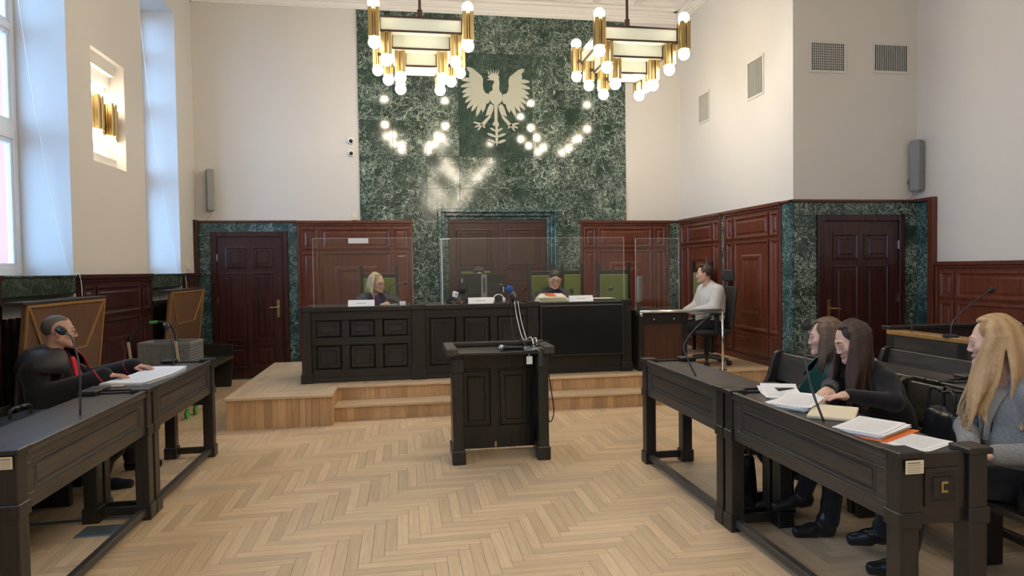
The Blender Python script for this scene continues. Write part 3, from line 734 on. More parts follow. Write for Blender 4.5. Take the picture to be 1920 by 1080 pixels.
for z, lb in ((3.63, 'upper small white dome camera beside the marble panel'), (3.44, 'lower small white dome camera beside the marble panel')):
    r = thing('wall_camera', lb, 'camera', (-.765, YB, z), 0, 'dome cameras beside the marble')
    MB().lathe([(.055, 0), (.055, -.03), (.045, -.05)], (0, 0, 0), 20, axis='y').build('housing', 'white_plastic', r, smooth=False); MB().ball((0, -.05, -.01), (.03, .025, .03), 14, 8).build('lens', 'lens_black', r, smooth=True)
tag(MB().box(-.045, .045, -.02, 0, -.05, .05).lathe([(.022, -.02), (.02, -.03)], (0, 0, 0), 14, axis='y').build('thermostat', 'cream_plastic', None, .006), 'small cream wall thermostat beside the marble panel edge', 'thermostat').location = (-.735, YB, 2.46)
tag(MB().box(-.0, .02, -.04, .04, -.09, .09).box(.02, .024, -.03, .03, -.06, -.002).box(.02, .024, -.03, .03, .002, .06).build('light_switch', 'cream_plastic', None, .004), 'cream double light switch on the wall strip by the corner', 'switch').location = (XL, 10.1, 1.76)

# ------------------------------------------------------------------ judges platform
PX = XA-.06
pf = MB().box(-1.80, -.79, 7.15, 9.79, 0, .305).box(-.79, PX, 7.66, YB-.19, 0, .305).box(-.77, PX, 7.36, 7.66, 0, .142)
pf = pf.build('platform', 'oak_y', None); tag(pf, 'raised oak platform with steps carrying the judges bench', 'platform')
def boards(x0, x1, y, z0, z1, wmin, wmax):
    x = x0
    while x < x1-.01:
        w_ = min(random.uniform(wmin, wmax), x1-x)
        if x1-x-w_ < .03: w_ = x1-x
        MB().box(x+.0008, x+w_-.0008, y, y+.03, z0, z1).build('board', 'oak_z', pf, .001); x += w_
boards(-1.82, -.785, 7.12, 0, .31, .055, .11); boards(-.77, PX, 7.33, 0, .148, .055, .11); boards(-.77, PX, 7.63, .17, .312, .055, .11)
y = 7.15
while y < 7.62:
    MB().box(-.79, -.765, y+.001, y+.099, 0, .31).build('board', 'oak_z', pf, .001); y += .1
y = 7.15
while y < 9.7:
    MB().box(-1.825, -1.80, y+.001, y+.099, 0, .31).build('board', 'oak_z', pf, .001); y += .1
MB().box(-1.84, -.755, 7.10, 7.20, .305, P0).build('nosing', 'oak_x', pf, .004); MB().box(-1.84, -1.74, 7.2, 9.8, .305, P0).build('nosing', 'oak_y', pf, .004); MB().box(-.855, -.755, 7.2, 7.63, .305, P0).build('nosing', 'oak_y', pf, .004)
MB().box(-.755, PX, 7.605, 7.72, .305, P0).build('nosing', 'oak_x', pf, .004); MB().box(-.765, PX, 7.305, 7.64, .142, .170).build('tread', 'oak_x', pf, .004)
MB().box(-1.74, -.855, 9.7, 9.8, .305, P0).build('nosing', 'oak_x', pf, .004)
# parquet of the platform top
ma, mb2 = MB(), MB()
for i in range(-40, 80):
    for j in range(95, 160):
        d = (i-j) % (2*PN)
        if d == 0: q = [i*PW, i*PW+PL, j*PW, (j+1)*PW]; m = ma
        elif d == 2*PN-1: q = [i*PW, (i+1)*PW, j*PW, j*PW+PL]; m = mb2
        else: continue
        for x0, x1, y0, y1 in ((-1.74, -.855, 7.2, 9.7), (-.855, PX, 7.72, YB-.19)):
            a, b, c, e = max(q[0], x0), min(q[1], x1), max(q[2], y0), min(q[3], y1)
            if b-a > .005 and e-c > .005: m.box(a+g, b-g, c+g, e-g, .305, P0-.001)
for m, mt in ((ma, 'oak_x'), (mb2, 'oak_y')): o = m.build('parquet', mt, pf); o['kind'] = 'stuff'

# ------------------------------------------------------------------ judges bench
jb = thing('judges_bench', 'long dark panelled judges bench on the oak platform', 'bench', (.80, 7.85, P0))
X0, X1, JH = -1.97, 1.97, .875
JB = face_back(0)
MB().box(X0+.03, X1-.03, .03, .06, .04, JH-.05).build('body', 'black_oak_z', jb, .003)
for a, b in ((X0+.01, X0+.05), (X1-.05, X1-.01)): MB().box(a, b, .06, .6, 0, JH-.055).build('end_panel', 'black_oak_z', jb, .003)
MB().box(X0+.045, X1-.0, -.0, .03, 0, .06).build('plinth', 'black_oak_x', jb, .004)
for a, b in ((X0, -.72), (-.56, .66), (.80, X1)): MB().box(a-.0, b+.0, -.03, .66, JH-.055, JH).build('top_board', 'black_oak_x', jb, .006)
for a, b in ((X0, X0+.11), (-.72, -.56), (.66, .80), (X1-.12, X1)):
    MB().box(a, b, -.025, .03, .0, JH-.05).box(a-.012, b+.012, -.04, .04, 0, .11).box(a-.006, b+.006, -.045, .06, JH-.05, JH+.012).build('post', 'black_oak_z', jb, .005)
fr = MB()
for z0, z1 in ((.06, .15), (.43, .52), (.72, .82)): fr.box(X0+.11, -.72, 0, .03, z0, z1)
SEG = ((.15, .43), (.52, .72))
fr.box(-.56, .66, 0, .03, .06, .15).box(-.56, .66, 0, .03, .72, .82).box(.80, X1-.12, 0, .03, .06, .82)
xs = np.linspace(X0+.11, -.72, 4)
for x in list(xs[1:-1]):
    for z0, z1 in SEG: fr.box(x-.045, x+.045, .001, .03, z0, z1)
xs2 = np.linspace(-.56, .66, 4)
for x in list(xs2[1:-1]): fr.box(x-.045, x+.045, 0, .03, .15, .72)
fr.build('front_frame', 'black_oak_x', jb, .004)
for k in range(3):
    for z0, z1 in ((.15, .43), (.52, .72)):
        a, b = xs[k]+.045, xs[k+1]-.045; MB().rings(JB, a, b, z0, z1, [(0, -.03), (.02, -.018), (.06, -.018), (.065, -.006), (.10, -.008)]).build('panel', 'black_oak_x', jb)
    a, b = xs2[k]+.045, xs2[k+1]-.045; MB().rings(JB, a, b, .15, .72, [(0, -.03), (.02, -.018), (.06, -.018), (.065, -.006), (.10, -.008)]).build('panel', 'black_oak_z', jb)
# flat screen on the bench front
tv = thing('wall_screen', 'large black flat screen mounted on the front of the judges bench', 'screen', (2.13, 7.80, .56))
MB().box(-.515, .515, -.03, .012, 0, .61).build('housing', 'dark_grey_plastic', tv, .004); MB().box(-.505, .505, -.0315, -.030, .012, .60).build('display', 'screen_black', tv)
MB().box(-.2, .2, .012, .028, .15, .45).build('mount', 'black_plastic', tv)
# clear screens on the bench
def plexi(x0, x1, z0, z1, y, label, foot=None):
    r = thing('clear_screen', label, 'screen', ((x0+x1)/2, y, z0), 0, 'clear protective screens on the bench'); h = (x1-x0)/2; H = z1-z0
    MB().box(-h, h, -.003, .003, 0, H).build('sheet', 'pane', r)
    MB().box(-h-.003, -h, -.004, .004, 0, H).box(h, h+.003, -.004, .004, 0, H).box(-h-.003, h+.003, -.004, .004, H, H+.003).build('edge', 'pane_edge', r)
    if foot:
        for x in foot: MB().box(x-.006, x+.006, -.01, .01, 0, H).box(x-.02, x+.10, -.012, .012, H-.012, H).build('upright', 'pane_edge', r)
TOPZ = P0+JH
plexi(-1.04, .105, TOPZ, 2.005, 7.98, 'clear screen in front of the blonde judge', None)
plexi(.44, 2.73, TOPZ, 1.995, 7.98, 'long clear screen in front of the two male judges', [-1.13])
plexi(2.885, 3.46, 1.075, 1.98, 7.98, 'narrow clear screen on the clerk desk', None)
tag(MB().box(-.115, .115, -.002, .002, -.03, .03).build('taped_note', 'paper', None), 'paper strip taped to the clear screen of the blonde judge', 'paper').location = (-.52, 7.972, 1.975)

# ------------------------------------------------------------------ judges chairs
def judge_chair(label, loc, rz, group='green upholstered high-back chairs', up=0):
    r = thing('high_back_chair', label, 'chair', loc, rz, group)     # faces local +y
    for sx in (-1, 1):
        MB().box(sx*.23-.022, sx*.23+.022, -.27, -.225, 0, 1.36+up*.3).build('back_post', 'black_oak_z', r, .005)
        MB().box(sx*.23-.022, sx*.23+.022, .2, .245, 0, .44).build('leg', 'black_oak_z', r, .005)
        MB().box(sx*.25-.025, sx*.25+.025, -.22, .22, .63, .66).box(sx*.25-.02, sx*.25+.02, .17, .21, .44, .63).build('armrest', 'black_oak_z', r, .005)
    for z0, z1 in ((1.19+up, 1.25+up), (.5, .56)): MB().box(-.21, .21, -.26, -.235, z0, z1).build('back_rail', 'black_oak_x', r, .004)
    MB().box(-.207, .207, -.268, -.215, .56, 1.19+up).build('backrest', 'green_upholstery', r, .012)
    MB().box(-.25, .25, -.225, .25, .38, .43).build('seat_frame', 'black_oak_x', r, .005); MB().box(-.235, .235, -.21, .245, .43, .49).build('seat', 'green_upholstery', r, .02)
judge_chair('green high-back chair with the blonde judge in it', (-.32, 8.62, P0), pi)
judge_chair('green high-back chair behind the computer monitor', (.955, 8.62, P0), pi, up=.07)
judge_chair('green high-back chair with the bespectacled male judge in it', (1.92, 8.62, P0), pi)
judge_chair('empty green high-back chair half hidden behind the male judge chair', (2.42, 9.40, P0), pi+.04)
judge_chair('empty green high-back chair at the clerk end of the bench', (2.945, 8.82, P0), pi)
judge_chair('green chair turned sideways beyond the clerk', (4.20, 9.35, P0), pi/2+.15)

# ------------------------------------------------------------------ clerk desk, rail, office chair
dk = thing('clerk_desk', 'small dark clerk desk with brown front panel', 'desk', (3.165, 7.78, P0))
MB().box(-.32, .32, 0, .62, .70, .745).build('desk_top', 'black_oak_x', dk, .006)
for s in (-1, 1): MB().box(s*.2825-.0325, s*.2825+.0325, 0, .06, .0, .70).box(s*.2825-.0425, s*.2825+.0425, -.01, .07, 0, .09).build('leg', 'black_oak_z', dk, .004)
MB().box(-.25, .25, .01, .05, .57, .70).build('apron', 'black_oak_x', dk, .003); MB().box(-.25, .25, .015, .04, .08, .57).build('front_panel', 'brown_veneer', dk)
for s in (-1, 1): MB().box(s*.30-.015, s*.30+.015, .06, .6, 0, .70).build('side_panel', 'black_oak_z', dk)
for x in (-.12, .14): MB().ball((x, .0, .635), .012, 10, 8).build('knob', 'steel', dk, smooth=True)
rl = thing('steel_rail', 'chrome handrail with one post in front of the clerk desk', 'railing', (3.86, 7.60, P0))
MB().tube([(0, 0, 0), (0, 0, .735)], .016, 12).build('post', 'steel', rl, smooth=True); MB().lathe([(.05, 0), (.05, .008), (.02, .015)], (0, 0, 0), 20).build('flange', 'steel', rl)
MB().tube([(.0, 0, .74), (-1.05, 0, .745)], .018, 12).ball((0, 0, .74), .019, 10, 8).ball((-1.05, 0, .745), .019, 10, 8).box(-1.05, -1.03, -.01, .18, .69, .74).build('rail', 'steel', rl, smooth=True)
oc = thing('office_chair', 'black swivel office chair with headrest that the clerk sits on', 'chair', (3.90, 8.12, P0))
for k in range(5):
    a = 2*pi*k/5+.5; dx, dy = cos(a), sin(a)
    ob = MB().tube([(0, 0, .11), (dx*.28, dy*.28, .075)], [.03, .02], 8).build('base_arm', 'dark_grey_plastic', oc)
    MB().lathe([(.03, -.022), (.034, -.012), (.034, .012), (.03, .022)], (dx*.29, dy*.29, .034), 14, axis='x').build('castor', 'black_plastic', ob)
MB().tube([(0, 0, .08), (0, 0, .38)], .028, 12).build('gas_lift', 'black_plastic', oc); MB().box(-.12, .12, -.1, .1, .37, .40).build('mechanism', 'black_plastic', oc, .01)
MB().box(-.25, .24, -.24, .24, .40, .47).build('seat', 'chair_fabric', oc, .03)
MB().hexa([(.22, -.22, .47), (.27, -.22, .47), (.27, .22, .47), (.22, .22, .47), (.30, -.20, 1.02), (.35, -.20, 1.02), (.35, .20, 1.02), (.30, .20, 1.02)]).build('backrest', 'chair_fabric', oc, .02)
MB().hexa([(.29, -.14, 1.08), (.34, -.14, 1.08), (.34, .14, 1.08), (.29, .14, 1.08), (.285, -.13, 1.24), (.33, -.13, 1.24), (.33, .13, 1.24), (.285, .13, 1.24)]).build('headrest', 'chair_fabric', oc, .02)
MB().box(.32, .35, -.03, .03, .95, 1.12).build('headrest_stem', 'black_plastic', oc)
for s in (-1, 1): MB().box(-.02, .04, s*.27-.02, s*.27+.02, .42, .66).box(-.14, .12, s*.27-.035, s*.27+.035, .66, .69).build('armrest', 'black_plastic', oc, .01)

# ------------------------------------------------------------------ lectern
lc = thing('lectern', 'dark wooden lectern with raised rim, open towards the hall', 'lectern', (.785, 5.44, 0))
LH = .905
for s in (-1, 1):
    MB().box(s*.36-.045, s*.36+.045, 0, .085, 0, LH).box(s*.36-.055, s*.36+.055, -.012, .097, 0, .115).box(s*.36-.052, s*.36+.052, -.008, .09, LH-.14, LH-.02).build('post', 'black_oak_z', lc, .006)
    a, b = (-.395, -.36) if s < 0 else (.36, .395)
    sp = MB().box(a, b, .085, .42, .03, LH).box(a-.012, b+.012, .09, .44, 0, .10).build('side_panel', 'black_oak_z', lc, .004)
    MB().rings((lambda u, v, d: (s*(.36-d), u, v)), .12, .38, .2, .75, [(0, 0), (.012, .012), (.02, .002), (.05, .003), (.06, .009)]).build('panel', 'black_oak_z', sp)
bp_ = MB().box(-.36, .36, .40, .44, .02, LH).build('back_panel', 'black_oak_z', lc, .003)
for a, b in ((-.30, -.04), (.04, .30)): MB().rings(face_back(.40), a, b, .22, .72, [(-.015, .0), (-.012, .012), (.0, .012), (.01, .002), (.05, .003), (.06, .009)]).build('panel', 'black_oak_z', bp_)
MB().box(-.43, .43, -.02, .47, LH, LH+.025).build('top_board', 'black_oak_x', lc, .004)
MB().box(-.455, -.36, -.035, .49, LH+.0, LH+.065).build('rim', 'black_oak', lc, .008); MB().box(.36, .455, -.035, .49, LH, LH+.065).build('rim', 'black_oak', lc, .008); MB().box(-.36, .36, .42, .49, LH+.025, LH+.065).build('rim', 'black_oak_x', lc, .008)
MB().box(-.01, .01, .39, .40, .03, .08).build('latch', 'brass', lc, .002)
zt = LH+.025
m = thing('handheld_microphone', 'black handheld microphone with silver head lying on the lectern', 'microphone', (.80, 5.50, zt+.026), radians(-4))
MB().ball((0, 0, 0), .026, 16, 10).build('mic_head', 'mesh_metal', m, smooth=True); MB().tube([(.02, 0, 0), (.05, 0, -.002), (.19, 0, -.008)], [.024, .019, .014], 12).build('mic_body', 'black_plastic', m, smooth=True)
MB().tube([(.19, 0, -.008), (.21, 0, -.008)], .011, 10).build('mic_end', 'mesh_metal', m)
r = thing('wireless_receiver', 'small dark receiver box with blue light at the lectern edge', 'device', (1.07, 5.46, zt))
MB().box(-.09, .09, -.04, .07, 0, .022).build('case', 'dark_grey_plastic', r, .004); MB().box(-.085, .0, -.042, -.04, .006, .016).build('light_strip', 'screen_lit', r)
r = thing('hanging_adapter', 'dark power adapter with white tag hanging on the lectern side post', 'device', (1.10, 5.435, .80))
MB().box(.0, .04, -.02, -.002, .0, .12).build('body', 'dark_grey_plastic', r, .004); MB().box(-.10, -.05, -.012, -.006, .02, .085).build('tag', 'paper', r)
MB().tube(smooth_path([(.02, -.01, .12), (-.02, -.02, .15), (-.075, -.009, .13), (-.075, -.009, .085)], 5), .003, 5).build('cord', 'white_plastic', r)
def cable(pts, rad, mat, label, n=8):
    return tag(MB().tube(smooth_path(pts, n), rad, 6).build('cable', mat, None, smooth=True), label, 'cable')
cable([(1.30, 7.79, TOPZ+.02), (1.31, 7.70, 1.05), (1.20, 6.7, .90), (1.14, 5.95, .99), (1.10, 5.6, zt+.015)], .005, 'white_plastic', 'white cable running from the judges bench down to the lectern')
cable([(1.34, 7.79, TOPZ+.02), (1.36, 7.70, 1.02), (1.25, 6.7, .87), (1.18, 5.95, .985), (1.13, 5.62, zt+.03)], .005, 'white_plastic', 'second white cable beside the first between bench and lectern')
cable([(1.24, 7.79, TOPZ+.03), (1.24, 7.72, 1.08), (1.12, 6.8, .90), (1.04, 5.95, .985), (1.03, 5.6, zt+.02)], .005, 'black_plastic', 'black cable hanging from the blue microphone to the lectern')
cable([(1.05, 5.55, zt+.025), (1.18, 5.60, zt+.06), (1.26, 5.66, .95), (1.255, 5.72, .7), (1.30, 5.74, .35), (1.26, 5.74, .25), (1.235, 5.72, .4), (1.235, 5.72, .6)], .005, 'black_plastic', 'black cable looping down the right side of the lectern')

# ------------------------------------------------------------------ dark hall desks
def desk_unit(label, loc, L, s, sticker=False, endface=False):
    """front face at x=0, people sit towards s*x; runs along +y"""
    r = thing('hall_desk', label, 'desk', loc, 0, 'dark hall desks with panelled fronts'); W = .40; H = .845
    def bx(x0, x1, *a): return (min(s*x0, s*x1), max(s*x0, s*x1), *a)
    for x in (.0, W-.085):
        for y in (0, L-.085):
            p = MB().box(*bx(x, x+.085, y, y+.085, .09, H)); p.box(*bx(x-.01, x+.095, y-.01, y+.095, 0, .10)).box(*bx(x-.008, x+.093, y-.008, y+.093, .555, .62)).box(*bx(x-.014, x+.099, y-.014, y+.099, H-.005, H+.022))
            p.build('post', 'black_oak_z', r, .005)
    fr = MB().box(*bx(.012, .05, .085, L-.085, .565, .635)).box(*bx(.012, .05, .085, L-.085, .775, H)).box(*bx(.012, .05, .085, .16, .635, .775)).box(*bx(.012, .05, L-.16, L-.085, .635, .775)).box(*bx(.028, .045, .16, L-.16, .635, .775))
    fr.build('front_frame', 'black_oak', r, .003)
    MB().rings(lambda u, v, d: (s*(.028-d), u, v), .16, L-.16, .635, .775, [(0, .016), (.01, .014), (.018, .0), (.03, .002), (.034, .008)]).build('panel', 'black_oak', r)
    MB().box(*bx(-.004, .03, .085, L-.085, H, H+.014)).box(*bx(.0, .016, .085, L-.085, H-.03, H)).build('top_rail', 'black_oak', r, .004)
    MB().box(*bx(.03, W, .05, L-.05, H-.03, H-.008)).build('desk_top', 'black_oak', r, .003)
    for y0, y1 in ((.02, .05), (L-.05, L-.02)):
        MB().box(*bx(.085, W-.085, y0, y1, .56, H+.004)).build('end_board', 'black_oak_x', r, .003)
        MB().box(*bx(.085, W-.085, y0+.0, y1, .03, .085)).build('stretcher', 'black_oak_x', r, .004)
    MB().rings(lambda u, v, d: (s*u, .02-d, v), .12, W-.12, .635, .79, [(0, 0), (0, .008), (.02, .008), (.025, .002), (.035, .002), (.04, .01)]).build('panel', 'black_oak_x', r)
    MB().box(*bx(.02, .065, .085, L-.085, .03, .075)).build('floor_rail', 'black_oak', r, .004)
    if sticker:
        t = MB().box(*bx(.008, .088, -.0165, -.0145, H-.062, H-.008)).build('sticker', 'paper_cream', r)
        for k in range(6): MB().box(*bx(.016, .08-.008*(k % 2), -.0170, -.0166, H-.056+.0072*k, H-.0545+.0072*k+(.002 if k == 5 else 0))).build('print_line', 'ink', t)
    if endface: MB().box(*bx(.19, .22, .006, .011, .69, .735)).box(*bx(.20, .222, .004, .006, .70, .725), 1).build('keyhole_plate', ['brass', 'black_plastic'], r)
    return r
desk_unit('dark panelled desk holding the open case file on the window side', (-1.68, 4.765, 0), 1.455, -1)
desk_unit('dark panelled desk with white sticker on the window side', (-1.68, 3.17, 0), 1.562, -1, sticker=True)
desk_unit('dark panelled desk in front of the pew end near the clerk', (1.94, 3.83, 0), 1.40, 1)
desk_unit('dark panelled desk with sticker and keyhole in front of the seated women', (1.94, 2.33, 0), 1.468, 1, sticker=True, endface=True)
desk_unit('dark desk of the second row behind the first pew, far unit', (3.36, 3.83, 0), 1.40, 1)
desk_unit('dark desk of the second row behind the first pew, near unit', (3.36, 2.33, 0), 1.468, 1)

# ------------------------------------------------------------------ pews
def pew(label, xs, xb, y0, y1, group):
    r = thing('pew', label, 'pew', ((xs+xb)/2, (y0+y1)/2, 0), 0, group); c = (xs+xb)/2; my = (y0+y1)/2
    a, b = xs-c, xb-c; h = (y1-y0)/2
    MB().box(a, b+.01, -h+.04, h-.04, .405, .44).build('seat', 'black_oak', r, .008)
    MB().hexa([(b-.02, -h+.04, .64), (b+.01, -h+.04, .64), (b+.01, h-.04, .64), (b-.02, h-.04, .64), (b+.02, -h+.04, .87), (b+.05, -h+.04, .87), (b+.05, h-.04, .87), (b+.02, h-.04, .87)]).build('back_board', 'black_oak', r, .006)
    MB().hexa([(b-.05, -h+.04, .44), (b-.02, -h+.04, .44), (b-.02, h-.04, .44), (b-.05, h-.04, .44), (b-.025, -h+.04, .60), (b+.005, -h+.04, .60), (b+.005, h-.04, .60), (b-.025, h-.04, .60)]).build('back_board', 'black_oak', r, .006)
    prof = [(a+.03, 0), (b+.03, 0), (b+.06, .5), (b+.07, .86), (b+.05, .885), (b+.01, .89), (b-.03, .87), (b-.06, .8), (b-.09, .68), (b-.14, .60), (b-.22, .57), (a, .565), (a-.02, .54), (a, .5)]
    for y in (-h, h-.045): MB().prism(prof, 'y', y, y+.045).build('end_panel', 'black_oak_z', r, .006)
    MB().box(a+.08, b-.02, -.02, .02, 0, .405).build('support', 'black_oak_z', r, .005)
    return r
pew('dark wooden pew carrying the women, far length', 2.80, 3.16, 3.83, 5.25, 'dark pews on the right')
pew('dark wooden pew carrying the blonde woman, near length', 2.80, 3.16, 2.30, 3.80, 'dark pews on the right')
pew('dark wooden pew of the second row, far length', 3.92, 4.20, 3.83, 5.25, 'dark pews on the right')
pew('dark wooden pew of the second row, near length', 3.92, 4.20, 2.30, 3.80, 'dark pews on the right')
# high-backed pews along the windows
def high_pew(label, y0, y1, x0=-2.42, xb=-2.87):
    r = thing('high_back_pew', label, 'pew', ((x0+xb)/2, (y0+y1)/2, 0), 0, 'high-backed pews by the windows'); c = (x0+xb)/2; h = (y1-y0)/2; a, b = x0-c, xb-c
    MB().box(b-.03, a, -h, h, .40, .44).build('seat', 'black_oak', r, .008)
    for y in (-h, h-.05): MB().prism([(a-.04, 0), (b-.05, 0), (b-.05, .62), (b+.12, .62), (a-.0, .60), (a, .52)], 'y', y, y+.05).build('end_panel', 'black_oak_z', r, .006)
    zb, zt_ = .46, 1.40; xbm, xtp = b-.03, b+.07
    X = lambda z: xbm+(xtp-xbm)*(z-zb)/(zt_-zb)
    bo = MB().hexa([(xbm-.03, -h, zb), (xbm, -h, zb), (xbm, h, zb), (xbm-.03, h, zb), (xtp-.03, -h, zt_), (xtp, -h, zt_), (xtp, h, zt_), (xtp-.03, h, zt_)]).build('backrest', 'board_veneer', r, .004)
    def strip(p, q, wd=.022):
        (u0, z0), (u1, z1) = p, q; d = Vector((u1-u0, z1-z0)); n = Vector((-d.y, d.x)).normalized()*wd/2
        P = lambda u, z, o: (X(z)+o, u, z)
        cs = [(u0+n.x, z0+n.y), (u1+n.x, z1+n.y), (u1-n.x, z1-n.y), (u0-n.x, z0-n.y)]
        MB().hexa([P(*q_, .0005) for q_ in cs]+[P(*q_, .012) for q_ in cs]).build('trim', 'gold_oak', bo)
    zi = .98; strip((-h+.01, zt_-.015), (h-.01, zt_-.015)); strip((-h+.012, zb), (-h+.012, zt_)); strip((h-.012, zb), (h-.012, zt_))
    strip((-h+.03, zt_-.02), (-h*.52, zi)); strip((h-.03, zt_-.02), (h*.52, zi)); strip((-h*.52, zi), (h*.52, zi), .014)
    MB().box(xtp-.16, xtp+.015, -h-.06, h+.01, zt_, zt_+.022).build('cap_shelf', 'black_oak', r, .004)
    return r
high_pew('high-backed pew with trimmed veneer back that the lawyer sits on', 5.48, 6.80)
high_pew('empty high-backed pew with trimmed veneer back near the side door', 8.60, 9.95)

# ------------------------------------------------------------------ dock with balustrade
dc = thing('dock', 'dark railed dock with balusters behind the second row', 'railing', (4.52, 4.0, 0)); DH = 1.0
MB().box(-.06, .10, -1.6, 1.55, DH-.04, DH).build('top_rail', 'gold_oak', dc, .005); MB().box(-.05, .05, -1.6, 1.5, DH-.17, DH-.04).box(-.03, .03, -1.6, 1.5, .08, .16).build('side_rail', 'black_oak', dc, .004)
MB().box(-.06, 1.75, 1.5, 1.62, DH-.0, DH+.035).build('top_rail', 'black_oak_x', dc, .005); MB().box(.05, 1.75, 1.52, 1.58, DH-.15, DH).box(.05, 1.75, 1.53, 1.57, .08, .16).build('end_rail', 'black_oak_x', dc, .004)
for y in (-1.6, -.85, -.1, .65, 1.46): MB().box(-.056, .056, y, y+.1, 0, DH-.041).build('post', 'black_oak_z', dc, .005)
for k in range(24):
    y = -1.45+k*.125
    if min(abs(y-(p+.05)) for p in (-1.6, -.85, -.1, .65, 1.46)) > .07: MB().lathe([(.022, .16), (.022, .24), (.014, .28), (.026, .45), (.014, .62), (.022, .68), (.022, .83)], (0, y, 0), 8).build('baluster', 'black_oak_z', dc)
for k in range(11): MB().lathe([(.022, .16), (.022, .24), (.014, .28), (.026, .45), (.014, .62), (.022, .68), (.022, .85)], (.18+k*.14, 1.55, 0), 8).build('baluster', 'black_oak_z', dc)
MB().box(1.69, 1.75, 1.5, 1.6, 0, DH).build('post', 'black_oak_z', dc)

# ------------------------------------------------------------------ gooseneck microphones
def gooseneck(label, loc, pts, group='gooseneck microphones', base=.0):
    r = thing('gooseneck_microphone', label, 'microphone', loc, 0, group)
    if base: MB().lathe([(base, 0), (base, .012), (base*.6, .02)], (0, 0, 0), 20).build('base', 'black_plastic', r)
    pts = smooth_path(pts, 6); MB().tube(pts, .006, 8).build('neck', 'dark_grey_plastic', r, smooth=True)
    a, b = pts[-2], pts[-1]; d = (b-a).normalized()
    MB().tube([b-d*.01, b, b+d*.015, b+d*.045, b+d*.055], [.008, .02, .024, .022, .008], 12).build('mic_head', 'black_plastic', r, smooth=True)
gooseneck('gooseneck microphone on the sticker desk by the windows', (-1.80, 4.02, .837), [(0, 0, 0), (-.005, .02, .25), (-.05, .05, .42), (-.10, .07, .46)])
gooseneck('gooseneck microphone beside the open case file', (-1.86, 5.72, .837), [(0, 0, 0), (-.01, .02, .2), (-.03, .05, .30), (-.06, .08, .34)])
gooseneck('gooseneck microphone curving over the desk near the clerk', (2.04, 4.42, .837), [(0, 0, 0), (-.06, .02, .14), (-.07, .04, .22), (0, .02, .33), (.07, .0, .40)])
gooseneck('gooseneck microphone in front of the dark-haired woman', (2.05, 2.98, .837), [(0, 0, 0), (-.03, .05, .15), (-.035, .1, .30), (0, .14, .42), (.005, .15, .45)])
gooseneck('gooseneck microphone standing on the dock rail', (4.50, 4.85, DH), [(0, 0, 0), (0.02, 0, .12), (.18, .02, .25), (.42, .05, .37)], base=.06)
gooseneck('gooseneck microphone in front of the blonde judge', (-.18, 8.20, TOPZ), [(0, 0, 0), (0, 0, .14), (.02, 0, .22), (.10, 0, .255), (.18, 0, .255)])
gooseneck('gooseneck microphone in front of the empty green chair', (2.42, 8.25, TOPZ), [(0, 0, 0), (.03, 0, .06), (.12, 0, .11), (.2, 0, .13)])
gooseneck('gooseneck microphone pointing at the bespectacled judge', (2.10, 8.10, TOPZ), [(0, 0, 0), (0, 0, .05), (-.01, .0, .10)])
gooseneck('thin microphone rising behind the women near the right door', (4.52, 5.30, DH), [(0, 0, 0), (0, 0, .05), (.0, .0, .12)])

# ------------------------------------------------------------------ things on the judges bench
mo = thing('monitor', 'black computer monitor seen from behind on the judges bench', 'monitor', (.975, 8.14, TOPZ))
MB().box(-.285, .285, -.0, .03, .035, .36).build('housing', 'black_plastic', mo, .006); MB().box(-.20, .20, -.012, 0, .10, .26).build('back_cover', 'black_plastic', mo, .006); MB().box(-.28, .28, .03, .032, .045, .35).build('display', 'screen_lit', mo)
MB().box(-.035, .035, -.045, -.012, .0, .345).build('stand_column', 'grey_plastic', mo, .006); MB().box(-.12, .12, -.10, .10, 0, .012).build('stand_foot', 'black_plastic', mo, .004); MB().box(-.012, .012, -.047, -.045, .12, .30).build('cable_slot', 'black_plastic', mo)
for x, z, w_, h in ((-.275, .25, .012, .05), (.24, .12, .014, .07), (.19, .215, .04, .008)): MB().box(x, x+w_, -.002, 0, z, z+h).build('label', 'paper_cream', mo)
def name_plate(label, x):
    r = thing('name_plate', label, 'sign', (x, 7.90, TOPZ), 0, 'white name plates on the bench')
    MB().prism([(-.045, 0), (.045, 0), (.002, .072), (-.002, .072)], 'x', -.15, .15).build('card', 'paper', r)
    for k in range(7): MB().hexa([(-.055+.016*k, -.0262, .032), (-.044+.016*k, -.0262, .032), (-.044+.016*k, -.0255, .032), (-.055+.016*k, -.0255, .032), (-.055+.016*k, -.0225, .038), (-.044+.016*k, -.0225, .038), (-.044+.016*k, -.0215, .038), (-.055+.016*k, -.0215, .038)]).build('print', 'ink', r)
name_plate('white folded name card in front of the blonde judge', -.495); name_plate('white folded name card in front of the monitor', .905); name_plate('white folded name card in front of the bespectacled judge', 2.145)
r = thing('reporter_microphone', 'reporter microphone with a white cube flag at the bench edge', 'microphone', (.60, 7.915, TOPZ))
MB().tube([(-.10, 0, .03), (.0, .0, .11)], [.012, .017], 10).build('handle', 'black_plastic', r, smooth=True)
MB().hexa([(-.035, -.04, .085), (.02, -.04, .07), (.02, .04, .07), (-.035, .04, .085), (-.02, -.04, .155), (.045, -.04, .14), (.045, .04, .14), (-.02, .04, .155)]).build('cube_flag', 'mic_white', r, .008)
MB().tube([(.008, -.0405, .125), (.022, -.0412, .118), (.02, -.0412, .10), (.005, -.0405, .10), (.008, -.0405, .125)], .003, 5).build('flag_emblem', 'ink', r)
MB().ball((.085, 0, .165), (.055, .04, .05), 14, 10).build('windshield', 'black_nylon', r, smooth=True)
MB().box(-.10, -.04, -.03, .03, 0, .03).build('stand', 'black_plastic', r, .004)
